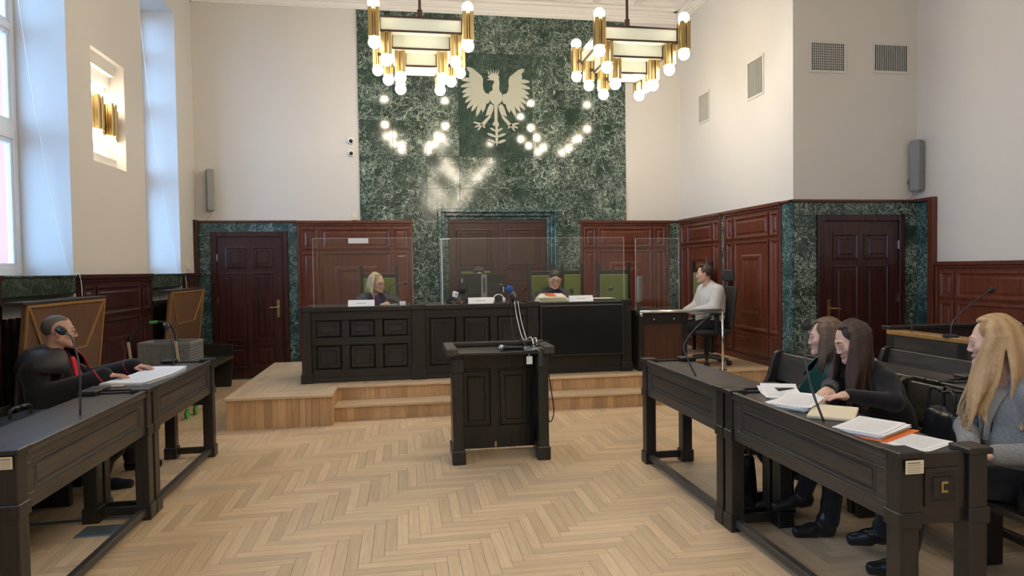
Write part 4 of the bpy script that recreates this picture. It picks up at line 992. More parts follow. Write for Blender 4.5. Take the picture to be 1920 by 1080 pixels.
r = thing('recorder', 'small recorder with an orange light beside the cube microphone', 'device', (.67, 7.87, TOPZ)); MB().box(-.06, .04, -.03, .03, 0, .04).build('case', 'dark_grey_plastic', r, .006); MB().box(-.01, .012, -.032, -.03, .01, .025).build('light', 'orange_card', r)
r = thing('reporter_microphone', 'blue foam reporter microphone hanging over the bench edge', 'microphone', (1.28, 7.93, TOPZ))
MB().ball((-.02, -.03, .165), (.05, .05, .048), 16, 10).build('windshield', 'blue_foam', r, smooth=True); MB().tube([(.0, -.03, .14), (.045, -.02, .07)], [.03, .022], 10).build('collar', 'grey_plastic', r); MB().tube([(.02, -.03, .12), (.02, -.03, .03), (.02, .0, .0)], [.022, .014, .016], 10).build('handle', 'black_plastic', r, smooth=True)
r = thing('headphones', 'white headphones lying behind the blue microphone', 'headphones', (1.13, 7.93, TOPZ))
hp = [(-.07*cos(a), .01, .02+.085*sin(a)) for a in np.linspace(0, pi, 12)]; MB().tube(hp, .007, 6).build('headband', 'white_plastic', r, smooth=True)
for s in (-1, 1): MB().lathe([(.028, -.014), (.032, 0), (.028, .014)], (s*.065, .01, .033), 14, axis='x').build('earcup', 'white_plastic', r)
MB().tube([(-.17+.03*cos(a), 0, .028+.024*sin(a)) for a in np.linspace(0, 2*pi, 14)], .004, 5).build('cord', 'white_plastic', r)
def sheets(name, label, loc, rz, w_, l, n, mat='paper', cat='papers', group=None, jit=.03, th=.0025, curl=0, lines=True):
    r = thing(name, label, cat, loc, rz, group); q = random.Random(hash(label) % 997 if False else len(label)*7+n)
    for k in range(n):
        a = q.uniform(-jit, jit); dx, dy = q.uniform(-.012, .012), q.uniform(-.012, .012); z = k*th
        cs, sn = cos(a), sin(a); mb = MB(); N = 6; vs = []
        for zz in (0, th*.8):
            for i in range(N+1):
                u = -l/2+l*i/N; up = curl*max(0, (i/N-.5))**2*4*(k+1)/n
                for v in (-w_/2, w_/2): vs.append((u*cs-v*sn+dx, u*sn+v*cs+dy, z+zz+up))
        M_ = 2*(N+1); fs = []
        for i in range(N):
            b = 2*i; fs += [(b, b+1, b+3, b+2), (M_+b, M_+b+2, M_+b+3, M_+b+1), (b, b+2, M_+b+2, M_+b), (b+1, M_+b+1, M_+b+3, b+3)]
        fs += [(0, M_, M_+1, 1), (2*N, 2*N+1, M_+2*N+1, M_+2*N)]
        sh = mb.add(vs, fs).build('sheet', mat, r)
        if lines and k == n-1:
            for t in range(20):
                u = -l*.40+t*l*.04; i = (u+l/2)/l; up = curl*max(0, i-.5)**2*4; e = .0004
                vv = [(uu*cs-v*sn+dx, uu*sn+v*cs+dy, z+th*.8+e+up+.0006) for uu, v in ((u, -w_*.40), (u+.0012, -w_*.40), (u+.0012, w_*(.40 if t % 4 else .15)), (u, w_*(.40 if t % 4 else .15)))]
                MB().add(vv+[(x, y, z_+.0003) for x, y, z_ in vv], [(3, 2, 1, 0), (4, 5, 6, 7), (0, 1, 5, 4), (1, 2, 6, 5), (2, 3, 7, 6), (3, 0, 4, 7)]).build('print_line', 'paper_print', sh)
    return r
r = thing('case_files', 'pile of cream case files with an orange strip before the bespectacled judge', 'papers', (1.83, 8.13, TOPZ))
for k in range(3): MB().hexa([(-.2+.012*k, -.13, .02*k), (.2-.02*k, -.13, .02*k), (.2-.02*k, .13, .02*k), (-.2+.012*k, .13, .02*k), (-.14+.012*k, -.11, .02*k+.02), (.2-.02*k, -.11, .02*k+.02), (.2-.02*k, .13, .02*k+.05), (-.14+.012*k, .13, .02*k+.05)]).build('folder', 'paper_cream', r, .002)
MB().hexa([(-.06, -.105, .0615), (.04, -.105, .0615), (.04, .12, .093), (-.06, .12, .093), (-.06, -.105, .064), (.04, -.105, .064), (.04, .12, .095), (-.06, .12, .095)]).build('strip', 'red_strip', r)
sheets('paper_sheets', 'white sheets in front of the blonde judge', (-.18, 8.10, TOPZ+.001), .1, .12, .2, 3, lines=False)
tag(MB().box(-.035, .035, -.02, .02, 0, .045).build('small_box', 'paper', None, .003), 'small white box at the edge of the bench by the blonde judge', 'box').location = (-.02, 7.92, TOPZ)
r = thing('laptop', 'flat dark laptop with pale edge on the bench before the empty chair', 'laptop', (2.42, 8.12, TOPZ)); MB().box(-.2, .2, -.12, .12, 0, .018).build('base', 'dark_grey_plastic', r, .003); MB().box(-.2, .2, -.121, .12, .018, .024).build('lid', 'paper_cream', r)
mo2 = thing('monitor', 'pale computer monitor turned sideways on the clerk desk', 'monitor', (3.04, 8.26, P0+.745), radians(65))
MB().box(-.24, .24, -.015, .015, .09, .42).build('housing', 'grey_plastic', mo2, .005); MB().box(-.03, .03, -.01, .02, .0, .1).box(-.1, .1, -.08, .08, 0, .012).build('stand', 'dark_grey_plastic', mo2); MB().box(-.23, .23, .015, .017, .10, .41).build('display', 'screen_lit', mo2)

# ------------------------------------------------------------------ papers, bags and small things in the hall
DZ = .838
sheets('open_file', 'open white case file lying on the window-side desk', (-1.92, 5.30, DZ), radians(80), .30, .62, 6, curl=.025, cat='papers', jit=.02, th=.004)
sheets('paper_stack', 'stack of loose white sheets under the dark-haired woman hands', (2.14, 3.36, DZ), radians(35), .21, .30, 9, curl=.02, jit=.12, th=.003)
tag(MB().box(-.16, .16, -.11, .11, 0, .016).build('notebook', 'paper_cream', None, .003), 'cream notebook held by the dark-haired woman beside the sheets', 'notebook').location = (2.20, 3.12, DZ)
bpy.data.objects['notebook'].rotation_euler = (0, 0, radians(50))
sheets('paper_stack', 'sheets standing upright behind the stack of loose sheets', (2.24, 3.66, DZ), radians(70), .21, .26, 3, curl=.04, jit=.05)
r = thing('folder', 'orange card folder under printed sheets on the sticker desk', 'folder', (2.15, 2.75, DZ), radians(28)); MB().box(-.17, .16, -.13, .11, 0, .004).build('cover', 'orange_card', r)
sheets('paper_stack', 'printed sheets lying on the orange folder', (2.145, 2.765, DZ+.005), radians(30), .21, .30, 8, curl=.006, jit=.04, th=.0025)
sheets('paper_stack', 'printed sheet at the end of the sticker desk', (2.20, 2.545, DZ), radians(24), .19, .25, 2, curl=0, jit=.03, th=.0015)
tag(MB().box(-.04, .04, -.075, .075, 0, .01).build('mobile_phone', 'tan_plastic', None, .004), 'tan covered mobile phone by the lawyer hand', 'phone').location = (-1.98, 5.02, DZ)
def handbag(label, loc, rz, w_, d, h, handle):
    r = thing('handbag', label, 'bag', loc, rz); s = SDF(); c = (.014, .015, .017)
    for sx in (-1, 1):
        for sy in (-1, 1): s.cone((sx*(w_/2-.05), sy*(d/2-.04), .045), (sx*(w_/2-.065), sy*(d/2-.05), h-.04), .045, .036, .07, c)
    s.ell((0, 0, h*.5), (w_*.48, d*.42, h*.46), .05, c); soft('bag_body', [s.mesh(.011, c)], 'shiny_leather', r, 2)
    if handle:
        for sy in (-1, 1): MB().tube(smooth_path([(-w_*.33, sy*d*.3, h-.05), (-w_*.3, sy*d*.25, h+.10), (0, sy*d*.2, h+handle), (w_*.3, sy*d*.25, h+.10), (w_*.33, sy*d*.3, h-.05)], 6), .008, 6).build('handle', 'black_leather', r, smooth=True)
    return r
handbag('black leather tote with raised handles on the pew between the women', (2.98, 3.22, .442), radians(80), .34, .16, .36, .10)
handbag('crumpled black leather bag on the pew beside the blonde woman', (2.86, 2.52, .442), radians(70), .26, .18, .2, 0)
handbag('black backpack on the floor under the desk', (2.24, 4.20, 0), radians(75), .32, .2, .36, .06)
r = thing('briefcase', 'black briefcase with handle lying on the window-side seat', 'bag', (-2.30, 4.40, .445), radians(80)); MB().box(-.22, .22, -.12, .12, 0, .33).build('case', 'black_leather', r, .03); MB().tube(smooth_path([(-.08, 0, .32), (-.07, 0, .38), (.07, 0, .38), (.08, 0, .32)], 5), .011, 8).build('handle', 'black_leather', r, smooth=True); MB().tube([(-.22, -.121, .27), (.22, -.121, .27)], .004, 5).build('zip', 'grey_plastic', r)
high = thing('pew', 'low dark pew length on the window side beside the briefcase', 'pew', (-2.5, 4.25, 0), 0, 'high-backed pews by the windows'); MB().box(-.22, .2, -.72, .85, .40, .44).build('seat', 'black_oak', high, .008); MB().box(-.25, -.22, -.72, .85, .2, .72).build('backrest', 'black_oak', high, .006); [MB().box(-.2, .16, y, y+.05, 0, .4).build('leg', 'black_oak_z', high) for y in (-.7, .78)]
# folding crate on a trolley
r = thing('trolley_crate', 'grey folding plastic crate on a trolley with green wheels and black handle', 'trolley', (-2.60, 7.95, 0), radians(-5))
cr_ = MB(); w_, d, z0, z1 = .27, .17, .57, .83
for y in (-d, d):
    for k in range(16): x = -w_+.017+k*.0333; cr_.box(x-.006, x+.006, y-.005, y+.005, z0, z1)
    for z in np.linspace(z0, z1-.02, 9): cr_.box(-w_, w_, y-.006, y+.006, z, z+.011)
    for k in range(4): x = -w_+k*2*w_/3; cr_.box(x-.012, x+.012, y-.008, y+.008, z0, z1)
for x in (-w_, w_):
    for k in range(10): y = -d+.017+k*.034; cr_.box(x-.005, x+.005, y-.006, y+.006, z0, z1)
    for z in np.linspace(z0, z1-.02, 9): cr_.box(x-.006, x+.006, -d, d, z, z+.011)
cr_.box(-w_, w_, -d, d, z0-.01, z0); crate = cr_.build('crate', 'grey_plastic', r)
MB().box(-w_-.015, w_+.015, -d-.015, -d+.01, z1, z1+.035).box(-w_-.015, w_+.015, d-.01, d+.015, z1, z1+.035).box(-w_-.015, -w_+.01, -d, d, z1, z1+.035).box(w_-.01, w_+.015, -d, d, z1, z1+.035).build('crate_rim', 'grey_plastic', r, .004)
fr = MB()
for x in (-.18, .18): fr.tube([(x, .12, .10), (x, .12, .56)], .01, 8).tube([(x, -.12, .12), (x, -.12, .56)], .01, 8)
fr.box(-.2, .2, -.14, .14, .54, .56).build('trolley_frame', 'dark_grey_plastic', r)
for x in (-.20, .20):
    for y in (-.12, .12):
        wh = MB().lathe([(.035, -.014), (.05, -.01), (.05, .01), (.035, .014)], (x, y, .05), 18, axis='x').build('wheel', 'green_plastic', r); MB().lathe([(.052, -.008), (.056, 0), (.052, .008)], (x, y, .056), 18, axis='x').build('tyre', 'black_plastic', wh)
for x in (-.33, .17):
    MB().hexa([(x-.015, -.2, .55), (x+.015, -.2, .55), (x+.015, -.18, .55), (x-.015, -.18, .55), (x-.06, -.2, .88), (x-.03, -.2, .88), (x-.03, -.18, .88), (x-.06, -.18, .88)]).build('side_bar', 'tan_plastic', r, .004)
    MB().ball((x, -.19, .53), (.03, .03, .07), 10, 8).build('joint', 'green_plastic', r, smooth=True)
MB().tube(smooth_path([(-.38, -.15, .88), (-.34, -.1, 1.0), (-.18, -.05, 1.08), (.0, -.05, 1.06), (.10, -.12, .97), (.13, -.18, .88)], 6), .014, 8).build('handle', 'black_plastic', r, smooth=True); MB().tube([(-.20, -.052, 1.075), (-.12, -.05, 1.083)], .018, 8).build('handle_button', 'green_plastic', r)
# dark pew end by the door, floor plates
r = thing('floor_outlet', 'grey metal floor outlet cover and cable strip under the window-side desk', 'cover', (-1.93, 4.50, 0)); MB().box(-.11, .11, -.09, .09, .0002, .006).build('plate', 'floor_metal', r, .002); MB().box(-.095, .095, -.075, .075, .006, .0075).build('lid', 'floor_metal', r); MB().box(-.62, .12, .19, .225, .0002, .008).build('cable_strip', 'floor_metal', r, .002)

# ------------------------------------------------------------------ people
plain('jabot_red', (.62, .015, .03), .7); plain('jabot_purple', (.075, .018, .16), .7); plain('jabot_green', (.008, .105, .095), .6); plain('piping_red', (.30, .008, .03), .6); plain('lens_clear', (.5, .5, .5), .1)
SKIN = (.60, .365, .275)
def head_mesh(skin, hairc, man=False, look=0., lid=.0, h=.0033, lip=None, wide=1.):
    s = SDF(); lip = lip or (skin[0]*.86, skin[1]*.60, skin[2]*.60); w_ = wide
    s.ell((0, -.015, .032), (.073*w_, .094, .086), .02, skin).ell((0, .026, -.028), (.060*w_, .062, .084), .03, skin)
    for x in (-1, 1):
        s.cone((x*.050*w_, .0, -.055), (x*.018, .066, -.098), .026 if man else .021, .018, .03, skin)
        s.ell((x*.042*w_, .054, -.022), (.024, .024, .022), .025, skin)
        s.ell((x*.077*w_, -.006, -.012), (.009, .019, .031), .006, (skin[0]*.97, skin[1]*.85, skin[2]*.82))
    s.ell((0, .076, -.100), (.020, .017, .016), .02, skin)
    s.cone((-.034, .079, .016), (.034, .079, .016), .013, None, .02, skin)
    for x in (-1, 1): s.ell((x*.032, .094, -.002), (.018, .012, .011), .012, None, None, True)
    for x in (-1, 1):
        shut = lid > .007
        s.ell((x*.031, .0765, -.003), .0125, .003, (skin[0]*.90, skin[1]*.82, skin[2]*.80) if shut else (.72, .70, .68))
        if not shut: s.ell((x*.031+look, .0855, -.004), (.0055, .0042, .0055), .001, (.035, .025, .02))
        s.ell((x*.031, .0765, .0015-lid), (.0140, .0138, .0125), .003, (skin[0]*.88, skin[1]*.80, skin[2]*.78)); s.cone((x*.020, .0850 if shut else .0885, -.0115 if shut else -.0035-lid*1.6), (x*.043, .0825, -.0115 if shut else -.0045-lid*1.6), .0014, .0014, .001, (.05, .035, .03))
        s.chain([(x*.013, .0925, .0235), (x*.030, .0905, .0275), (x*.046, .0795, .0245)], [.0030, .0034, .0022], .003, hairc)
    s.cone((0, .086, .008), (0, .1005 if not man else .104, -.034), .007, .0098 if not man else .0115, .014, skin)
    for x in (-1, 1): s.ell((x*.0105, .093, -.039), (.0078, .009, .007), .008, skin)
    s.cone((-.019, .0835, -.0655), (.019, .0835, -.0655), .0045, None, .006, lip).ell((0, .0885, -.063), (.013, .007, .0052), .005, lip).ell((0, .0875, -.0715), (.015, .0075, .0062), .005, lip)
    s.cone((0, -.022, -.06), (0, -.040, -.20), .053 if man else .045, .058 if man else .048, .03, skin)
    return s.mesh(h, skin)
def hand_mesh(skin, side, curl, h=.0036):
    s = SDF(); s.cone((0, -.05, 0), (0, 0, 0), .023, .023, .02, skin).cone((0, 0, 0), (0, .035, 0), .024, .026, .02, skin).ell((0, .052, 0), (.039, .046, .0145), .015, skin)
    for k, (x, y, L) in enumerate(((-.029, .086, .068), (-.010, .093, .077), (.009, .091, .072), (.027, .083, .056))):
        p = np.array((x*side, y, 0.)); a = 0; rr = .0088 if k < 3 else .0078
        for j, (f, c) in enumerate(((.45, .5), (.30, 1.), (.25, .8))):
            a += curl*c; q = p+L*f*np.array((x*side*1.4*(1 if j == 0 else .3), cos(a), -sin(a))); s.cone(p, q, rr-.0006*j, rr-.0006*(j+1), .004, skin); p = q
        s.ell(p+np.array((0, .001, .005)), (.005, .006, .003), .002, (skin[0]*1.1, skin[1]*1.05, skin[2]*1.05))
    s.cone((-side*.026, .020, -.004), (-side*.052, .055, -.014), .0135, .0105, .012, skin).cone((-side*.052, .055, -.014), (-side*.050, .090, -.022), .0105, .0085, .004, skin)
    return s.mesh(h, skin)
def frame_m(p, d, n):
    y = Vector(d).normalized(); z = Vector(n); z = (z-y*z.dot(y)).normalized(); x = y.cross(z)
    return Matrix(((x.x, y.x, z.x, p[0]), (x.y, y.y, z.y, p[1]), (x.z, y.z, z.z, p[2]), (0, 0, 0, 1)))
def head_m(pos, yaw, pitch, roll=0, sc=1.):
    return Matrix.Translation(pos)@Matrix.Rotation(yaw, 4, 'Z')@Matrix.Rotation(-pitch, 4, 'X')@Matrix.Rotation(roll, 4, 'Y')@Matrix.Scale(sc, 4)
def lerp(a, b, t): return tuple(a[i]+(b[i]-a[i])*t for i in range(3))
def hair_short(col, kind):
    s = SDF()
    if kind == 'buzz':
        s.ell((0, -.018, .0335), (.0765, .0965, .0875), .01, col).ell((0, .095, .035), (.075, .060, .062), .02, None, None, True).ell((0, .085, -.05), (.09, .095, .10), .01, None, None, True).ell((0, -.0, -.15), (.2, .2, .125), .01, None, None, True)
    elif kind == 'dark':
        s.ell((0, -.020, .036), (.0785, .0975, .090), .01, col)
        for k in range(8): x = -.05+.014*k; s.cone((x-.008, .01, .112), (x+.012, .062-.25*abs(x+.012)**1.2, .088-abs(x)*.25), .012, .007, .010, col)
        s.ell((0, .110, -.010), (.057, .060, .094), .012, None, None, True).ell((0, .05, -.155), (.2, .16, .135), .02, None, None, True)
    else:      # cropped with volume on top
        s.ell((0, -.026, .034), (.080, .097, .088), .01, col)
        q = random.Random(5)
        for k in range(40):
            a = q.uniform(0, 2*pi); rr = q.uniform(0, .06); x, y = rr*cos(a), rr*sin(a)*1.2+.005; s.cone((x, y, .10), (x+q.uniform(-.02, .02), y+q.uniform(-.01, .03), .132-.9*rr*rr*8), .014, .008, .008, lerp(col, (.22, .13, .07), q.uniform(0, .35)))
        s.ell((0, .108, -.028), (.068, .062, .085), .012, None, None, True).ell((0, .05, -.155), (.2, .17, .135), .02, None, None, True)
    return s.mesh(.005, col)
def hair_long(cols, length, down, front=.0, part=0., wave=.012, phimin=58, n=46, seed=3, rx=.086, push=(0, 0, 0)):
    """strands swept from the parting over an ellipsoid, then hanging along the direction down"""
    s = SDF(); q = random.Random(seed); dn = Vector(down).normalized(); base = cols[0]
    s.ell((0, -.024, .034), (.081, .099, .089), .01, base).ell((0, .105, -.035), (.064, .075, .092), .012, None, None, True)
    for sd in (-1, 1):
        for k in range(n//2):
            t = (k+.5)/(n//2); phi = radians(phimin+(180-phimin)*t); c = lerp(cols[0], cols[1], .5+.3*sin(t*23+sd)+.25*(q.random()-.5))
            y0_ = .052-.115*t; pts = [Vector((part, y0_, .036+.093*sqrt(max(0, 1-((y0_+.02)/.106)**2))))]
            for th in (35, 62, 90):
                a = radians(th); e = 1.0+q.uniform(-.01, .03)
                pts.append(Vector((sd*rx*sin(phi)*sin(a)*e+part*.4*(1-sin(a)), (.104*cos(phi)*sin(a))*e-.020, .030+.090*cos(a))))
            L = length*(.92+.08*sin(t*17))*q.uniform(.94, 1.04); p = pts[-1].copy(); m = 9; ph0 = t*9+sd+q.uniform(-.35, .35)
            fwd = front*max(0, 1-t*1.7)
            for j in range(1, m+1):
                f = j/m; w_ = wave*sin(ph0+f*7)*f
                pts.append(p+dn*L*f+Vector((sd*(.018*sin(f*pi*.6))+w_, fwd*sin(f*pi*.55)+w_*.6-.02*f*(t > .5), 0))+Vector(push)*f*(1 if t < .38 else -1.2))
            r0 = q.uniform(.0065, .0085); rs = [r0]*4+[r0*(1.15-.75*(j/m)**1.5) for j in range(1, m+1)]
            s.chain([tuple(p) for p in pts], rs, .004, c)
    return s.mesh(.0046, base)
def shoe(parent, heel, toe, col, boot=0, knee=None, rise=0):
    s = SDF(); a, b = np.array(heel, float), np.array(toe, float); d = (b-a)/np.linalg.norm(b-a); up = np.array((0, 0, 1.))
    L = np.linalg.norm(b-a); sole = (.03, .03, .032) if not boot else col
    s.cone(a+d*.04+up*.045, a+d*L*.55+up*.045, .040, .038, .02, col).cone(a+d*L*.55+up*.04, b-d*.035+up*.032, .037, .030, .02, col).cone(a+d*.045+up*.05, a+d*.07+up*.10, .040, .042, .02, col)
    s.cone(a+d*.02+up*.014, a+d*L*.3+up*.014, .018, .018, .01, sole).cone(a+d*.5*L+up*.014, b-d*.03+up*.014, .024, .020, .01, sole)
    if boot:
        k = np.array(knee, float); ank = a+d*.055+up*.09; v = k-ank; s.chain([tuple(ank), tuple(ank+v*.25), tuple(ank+v*.55), tuple(ank+v*boot)], [.042, .043, .052, .058], .02, col)
    return soft('shoe' if not boot else 'boot', [s.mesh(.008, col)], 'shiny_leather' if boot else 'cloth', parent, 2)
def glasses(parent, M, col='spectacle_frame'):
    mb = MB()
    for x in (-1, 1):
        mb.tube([M@Vector((x*.032+.021*cos(a), .101-.004*abs(cos(a)), -.006+.015*sin(a))) for a in np.linspace(0, 2*pi, 15)], .0016, 5)
        mb.tube([M@Vector((x*.053, .098, -.002)), M@Vector((x*.076, .06, 0)), M@Vector((x*.080, -.01, .0)), M@Vector((x*.078, -.03, -.012))], .0016, 5)
    mb.tube([M@Vector((-.011, .101, -.003)), M@Vector((0, .104, 0)), M@Vector((.011, .101, -.003))], .0016, 5)
    mb.build('spectacles', col, parent, smooth=True)
def person(label, loc, rz, P, sc=1.):
    r = thing('person', label, 'person', loc, rz); r.scale = (sc, sc, sc)
    skin = P.get('skin', SKIN); hip, chest, neck = P['hip'], P['chest'], P['neck']; sh = P.get('shoulder', .175); cc = P['cloth']; leg = P['leg']; b = P.get('bulk', 1.)
    hy, hp, hr = P['head_rot']; HM = head_m(P['head'], hy, hp, hr, P.get('head_scale', .98))
    # body: head, neck, trunk, arms and hands in one mesh
    parts = [xform(head_mesh(skin, P['hair_col'][0], P.get('man', False), P.get('look', 0), P.get('lid', 0.), wide=P.get('wide', 1.)), HM)]
    core = SDF(); core.cone(hip, chest, .10, .10, .05, skin).cone(chest, neck, .09, .055, .05, skin)
    base_n = HM@Vector((0, -.04, -.17)); core.cone(neck, tuple(base_n), .055, .05, .03, skin)
    cl = SDF()
    cl.cone(hip, lerp(hip, chest, .5), .145*b, .135*b, .06, cc).cone(lerp(hip, chest, .5), chest, .135*b, .140*b, .08, cc)
    cl.ell(lerp(chest, neck, .10), (.170*b, .112*b, .13), .06, cc)
    if P.get('bust'): 
        for x in (-.075, .075): cl.ell((x, chest[1]+.085*b, chest[2]-.03), (.07, .06, .07), .05, cc)
    for i, s in enumerate((-1, 1)):
        shd = (s*sh, neck[1]-.015+P.get('twist', 0)*s, neck[2]-P.get('drop', .072)); A = P['arms'][i]; el, wr = A['elbow'], A['wrist']
        cl.cone((s*.05, neck[1]-.012, neck[2]-.012), shd, .058, .066*b, .05, cc)
        cl.cone(shd, el, .068*b, .056*b, .03, cc).cone(el, wr, .055*b, A.get('cuff', .042), .02, cc)
        if P.get('robe'): cl.cone(lerp(shd, el, .6), lerp(el, wr, .8), .07, .075, .04, cc)
        core.cone(shd, el, .03, .025, .02, skin).cone(el, wr, .025, .02, .02, skin)
        if A.get('dir'): parts.append(xform(hand_mesh(skin, s, A.get('curl', .35)), frame_m(wr, A['dir'], A.get('n', (0, 0, 1)))))
        G = P['legs'][i]; hj = (s*.09, hip[1]+.02, hip[2]-.03)
        core.cone(hj, G['knee'], .05, .04, .02, skin).cone(G['knee'], G['ankle'], .04, .03, .02, skin)
    parts.append(core.mesh(.013, skin))
    body = soft('body', parts, 'skin', r, 1)
    if P.get('collar'): 
        cn, ch = np.array(neck), np.array(chest)
        for s in (-1, 1): cl.cone(tuple(cn+(s*.07, -.01, .015)), tuple(cn+(s*.20, .0, -.075)), .045, .035, .03, P['collar'])
        cl.ell(tuple(cn+(0, -.06, -.03)), (.20, .075, .09), .04, P['collar'])
        for s in (-1, 1): cl.cone(tuple(cn+(s*.085, .04, -.005)), tuple(cn+(s*.10, .10, -.13)), .040, .030, .03, P['collar'])
    cl.cone(neck, lerp(neck, tuple(base_n), .35), .075, .058, .02, P.get('neckline', cc))
    soft('clothing' if not P.get('robe') else 'robe', [cl.mesh(.0095, cc)], 'cloth', r, 3)
    lg = SDF()
    for i, s in enumerate((-1, 1)):
        G = P['legs'][i]; hj = (s*.09, hip[1]+.02, hip[2]-.02); rr = G.get('r', (.085, .066, .05))
        lg.cone(hj, G['knee'], rr[0], rr[1], .03, leg).cone(G['knee'], G['ankle'], rr[1], rr[2], .02, leg)
        if P.get('robe') and P.get('skirt'): lg.cone(hj, lerp(G['knee'], G['ankle'], .35), .12, .11, .06, cc)
    lg.ell((hip[0], hip[1], hip[2]-.03), (.17*b, .14*b, .10), .05, leg); soft('trousers', [lg.mesh(.010, leg)], 'cloth', r, 2)
    for G in P['legs']:
        if G.get('toe'): shoe(r, G['heel'], G['toe'], G.get('col', (.015, .015, .017)), G.get('boot', 0), G['knee'])
    hk = P['hair']; hm = hair_short(P['hair_col'][0], hk) if isinstance(hk, str) else hair_long(P['hair_col'], down=tuple(HM.to_3x3().inverted()@Vector((0, 0, -1))), **hk)
    soft('hair', [xform(hm, HM)], 'hair', r, 1)
    if P.get('glasses'): glasses(r, HM)
    return r, HM
def jabot(parent, top, bot, w0, w1, mat, n=7, out=(0, 1, 0), side=(1, 0, 0)):
    top, bot, out, side = Vector(top), Vector(bot), Vector(out), Vector(side); mb = MB()
    for k in range(n):
        a0, a1 = (k/n-.5), ((k+1)/n-.5); am = (a0+a1)/2; f = [.0, .012]
        p = []
        for o in f: p += [top+side*a0*w0+out*o, top+side*a1*w0+out*(o-.004), bot+side*a1*w1+out*(o-.012), bot+side*a0*w1+out*(o+.006)]
        mb.hexa([tuple(v) for v in p])
    return mb.build('jabot', mat, parent, .001)
BLK = (.012, .012, .014)
def cape(parent, neck, rx, ry, dz, edge_mat, cy=-.03, gap=28, rise=.0):
    """wide turned-down robe collar lying on the shoulders, with a trimmed edge"""
    n = 40; ring = [(.075, .075, .035), (rx*.62, ry*.72, .012+rise), (rx*.86, ry*.9, -.03+rise*.6), (rx, ry, -dz)]; vs = []; a0 = radians(90+gap); a1 = radians(450-gap)
    for k in range(n+1):
        a = a0+(a1-a0)*k/n
        for j, (u, v, z) in enumerate(ring):
            drop_ = .05*max(0, sin(a))**2*j/3
            vs.append((neck[0]+u*cos(a), neck[1]+cy+v*sin(a)+.03*(sin(a) > 0)*sin(a)*j/3, neck[2]+z-drop_))
    m = len(ring); fs = [(k*m+j, k*m+j+1, (k+1)*m+j+1, (k+1)*m+j) for k in range(n) for j in range(m-1)]
    me = MB().add(vs, fs).build('collar', 'robe_collar', parent, smooth=True); s_ = me.modifiers.new('thick', 'SOLIDIFY'); s_.thickness = .008; s_.offset = 1
    path = [vs[j] for j in range(m)]+[vs[k*m+m-1] for k in range(1, n)]+[vs[n*m+j] for j in range(m-1, -1, -1)]
    MB().tube([(x, y, z+.004) for x, y, z in path], .0065, 6).build('collar_piping', edge_mat, parent, smooth=True)
plain('blazer_grey', (.25, .26, .27), .85, bump=.2, bscale=250); plain('robe_collar', (.020, .022, .028), .55)
def legs_fwd(hip, ky=.43, kz=.47, ay=.42, dx=.10, **kw):
    return [dict(knee=(s*dx, hip[1]+ky, kz), ankle=(s*dx, hip[1]+ay, .10), heel=(s*dx, hip[1]+ay-.06, 0), toe=(s*dx*1.2, hip[1]+ay+.19, 0), **kw) for s in (-1, 1)]
# -- lawyer on the window side
hip = (0, -.03, .53)
LW = dict(hip=hip, chest=(0, -.05, .86), neck=(0, -.01, 1.03), head=(0, .055, 1.185), head_rot=(radians(24), radians(2), 0), man=True, wide=1.06, bulk=1.17, shoulder=.20, drop=.105, cloth=BLK, robe=True, skirt=True, leg=(.012, .013, .018), collar=(.016, .018, .024),
    arms=[dict(elbow=(-.28, .14, .72), wrist=(-.24, .45, .885), cuff=.06, dir=(.15, 1, -.05), curl=.3), dict(elbow=(.30, .07, .66), wrist=(.15, .40, .875), cuff=.06, dir=(-.2, 1, -.05), curl=.3)],
    legs=[dict(knee=(-.32, .36, .48), ankle=(-.52, .30, .11), heel=(-.55, .24, 0), toe=(-.60, .52, 0), col=(.012, .013, .018)), dict(knee=(.06, .42, .48), ankle=(-.02, .30, .11), heel=(-.02, .22, 0), toe=(-.08, .50, 0), col=(.014, .018, .034))],
    hair='buzz', hair_col=[(.105, .092, .085)], glasses=True, neckline=(.03, .03, .035), skin=(.56, .32, .25))
r, HM = person('balding lawyer with spectacles in a black robe with red trim, seated in profile', (-2.56, 5.32, 0), -pi/2, LW, 1.02)
jabot(r, (.01, .135, 1.0), (.02, .20, .80), .035, .085, 'jabot_red', 4)
cape(r, LW['neck'], .275, .19, .10, 'piping_red', cy=.0, rise=.016)
for s in (-1, 1):
    w_ = LW['arms'][0 if s < 0 else 1]['wrist']; e_ = LW['arms'][0 if s < 0 else 1]['elbow']; d_ = (Vector(w_)-Vector(e_)).normalized(); c0 = Vector(w_)-d_*.03
    a_ = d_.orthogonal().normalized(); b_ = d_.cross(a_); MB().tube([c0+.066*(cos(t)*a_+sin(t)*b_) for t in np.linspace(0, 2*pi, 17)], .008, 6).build('cuff_piping', 'piping_red', r, smooth=True)
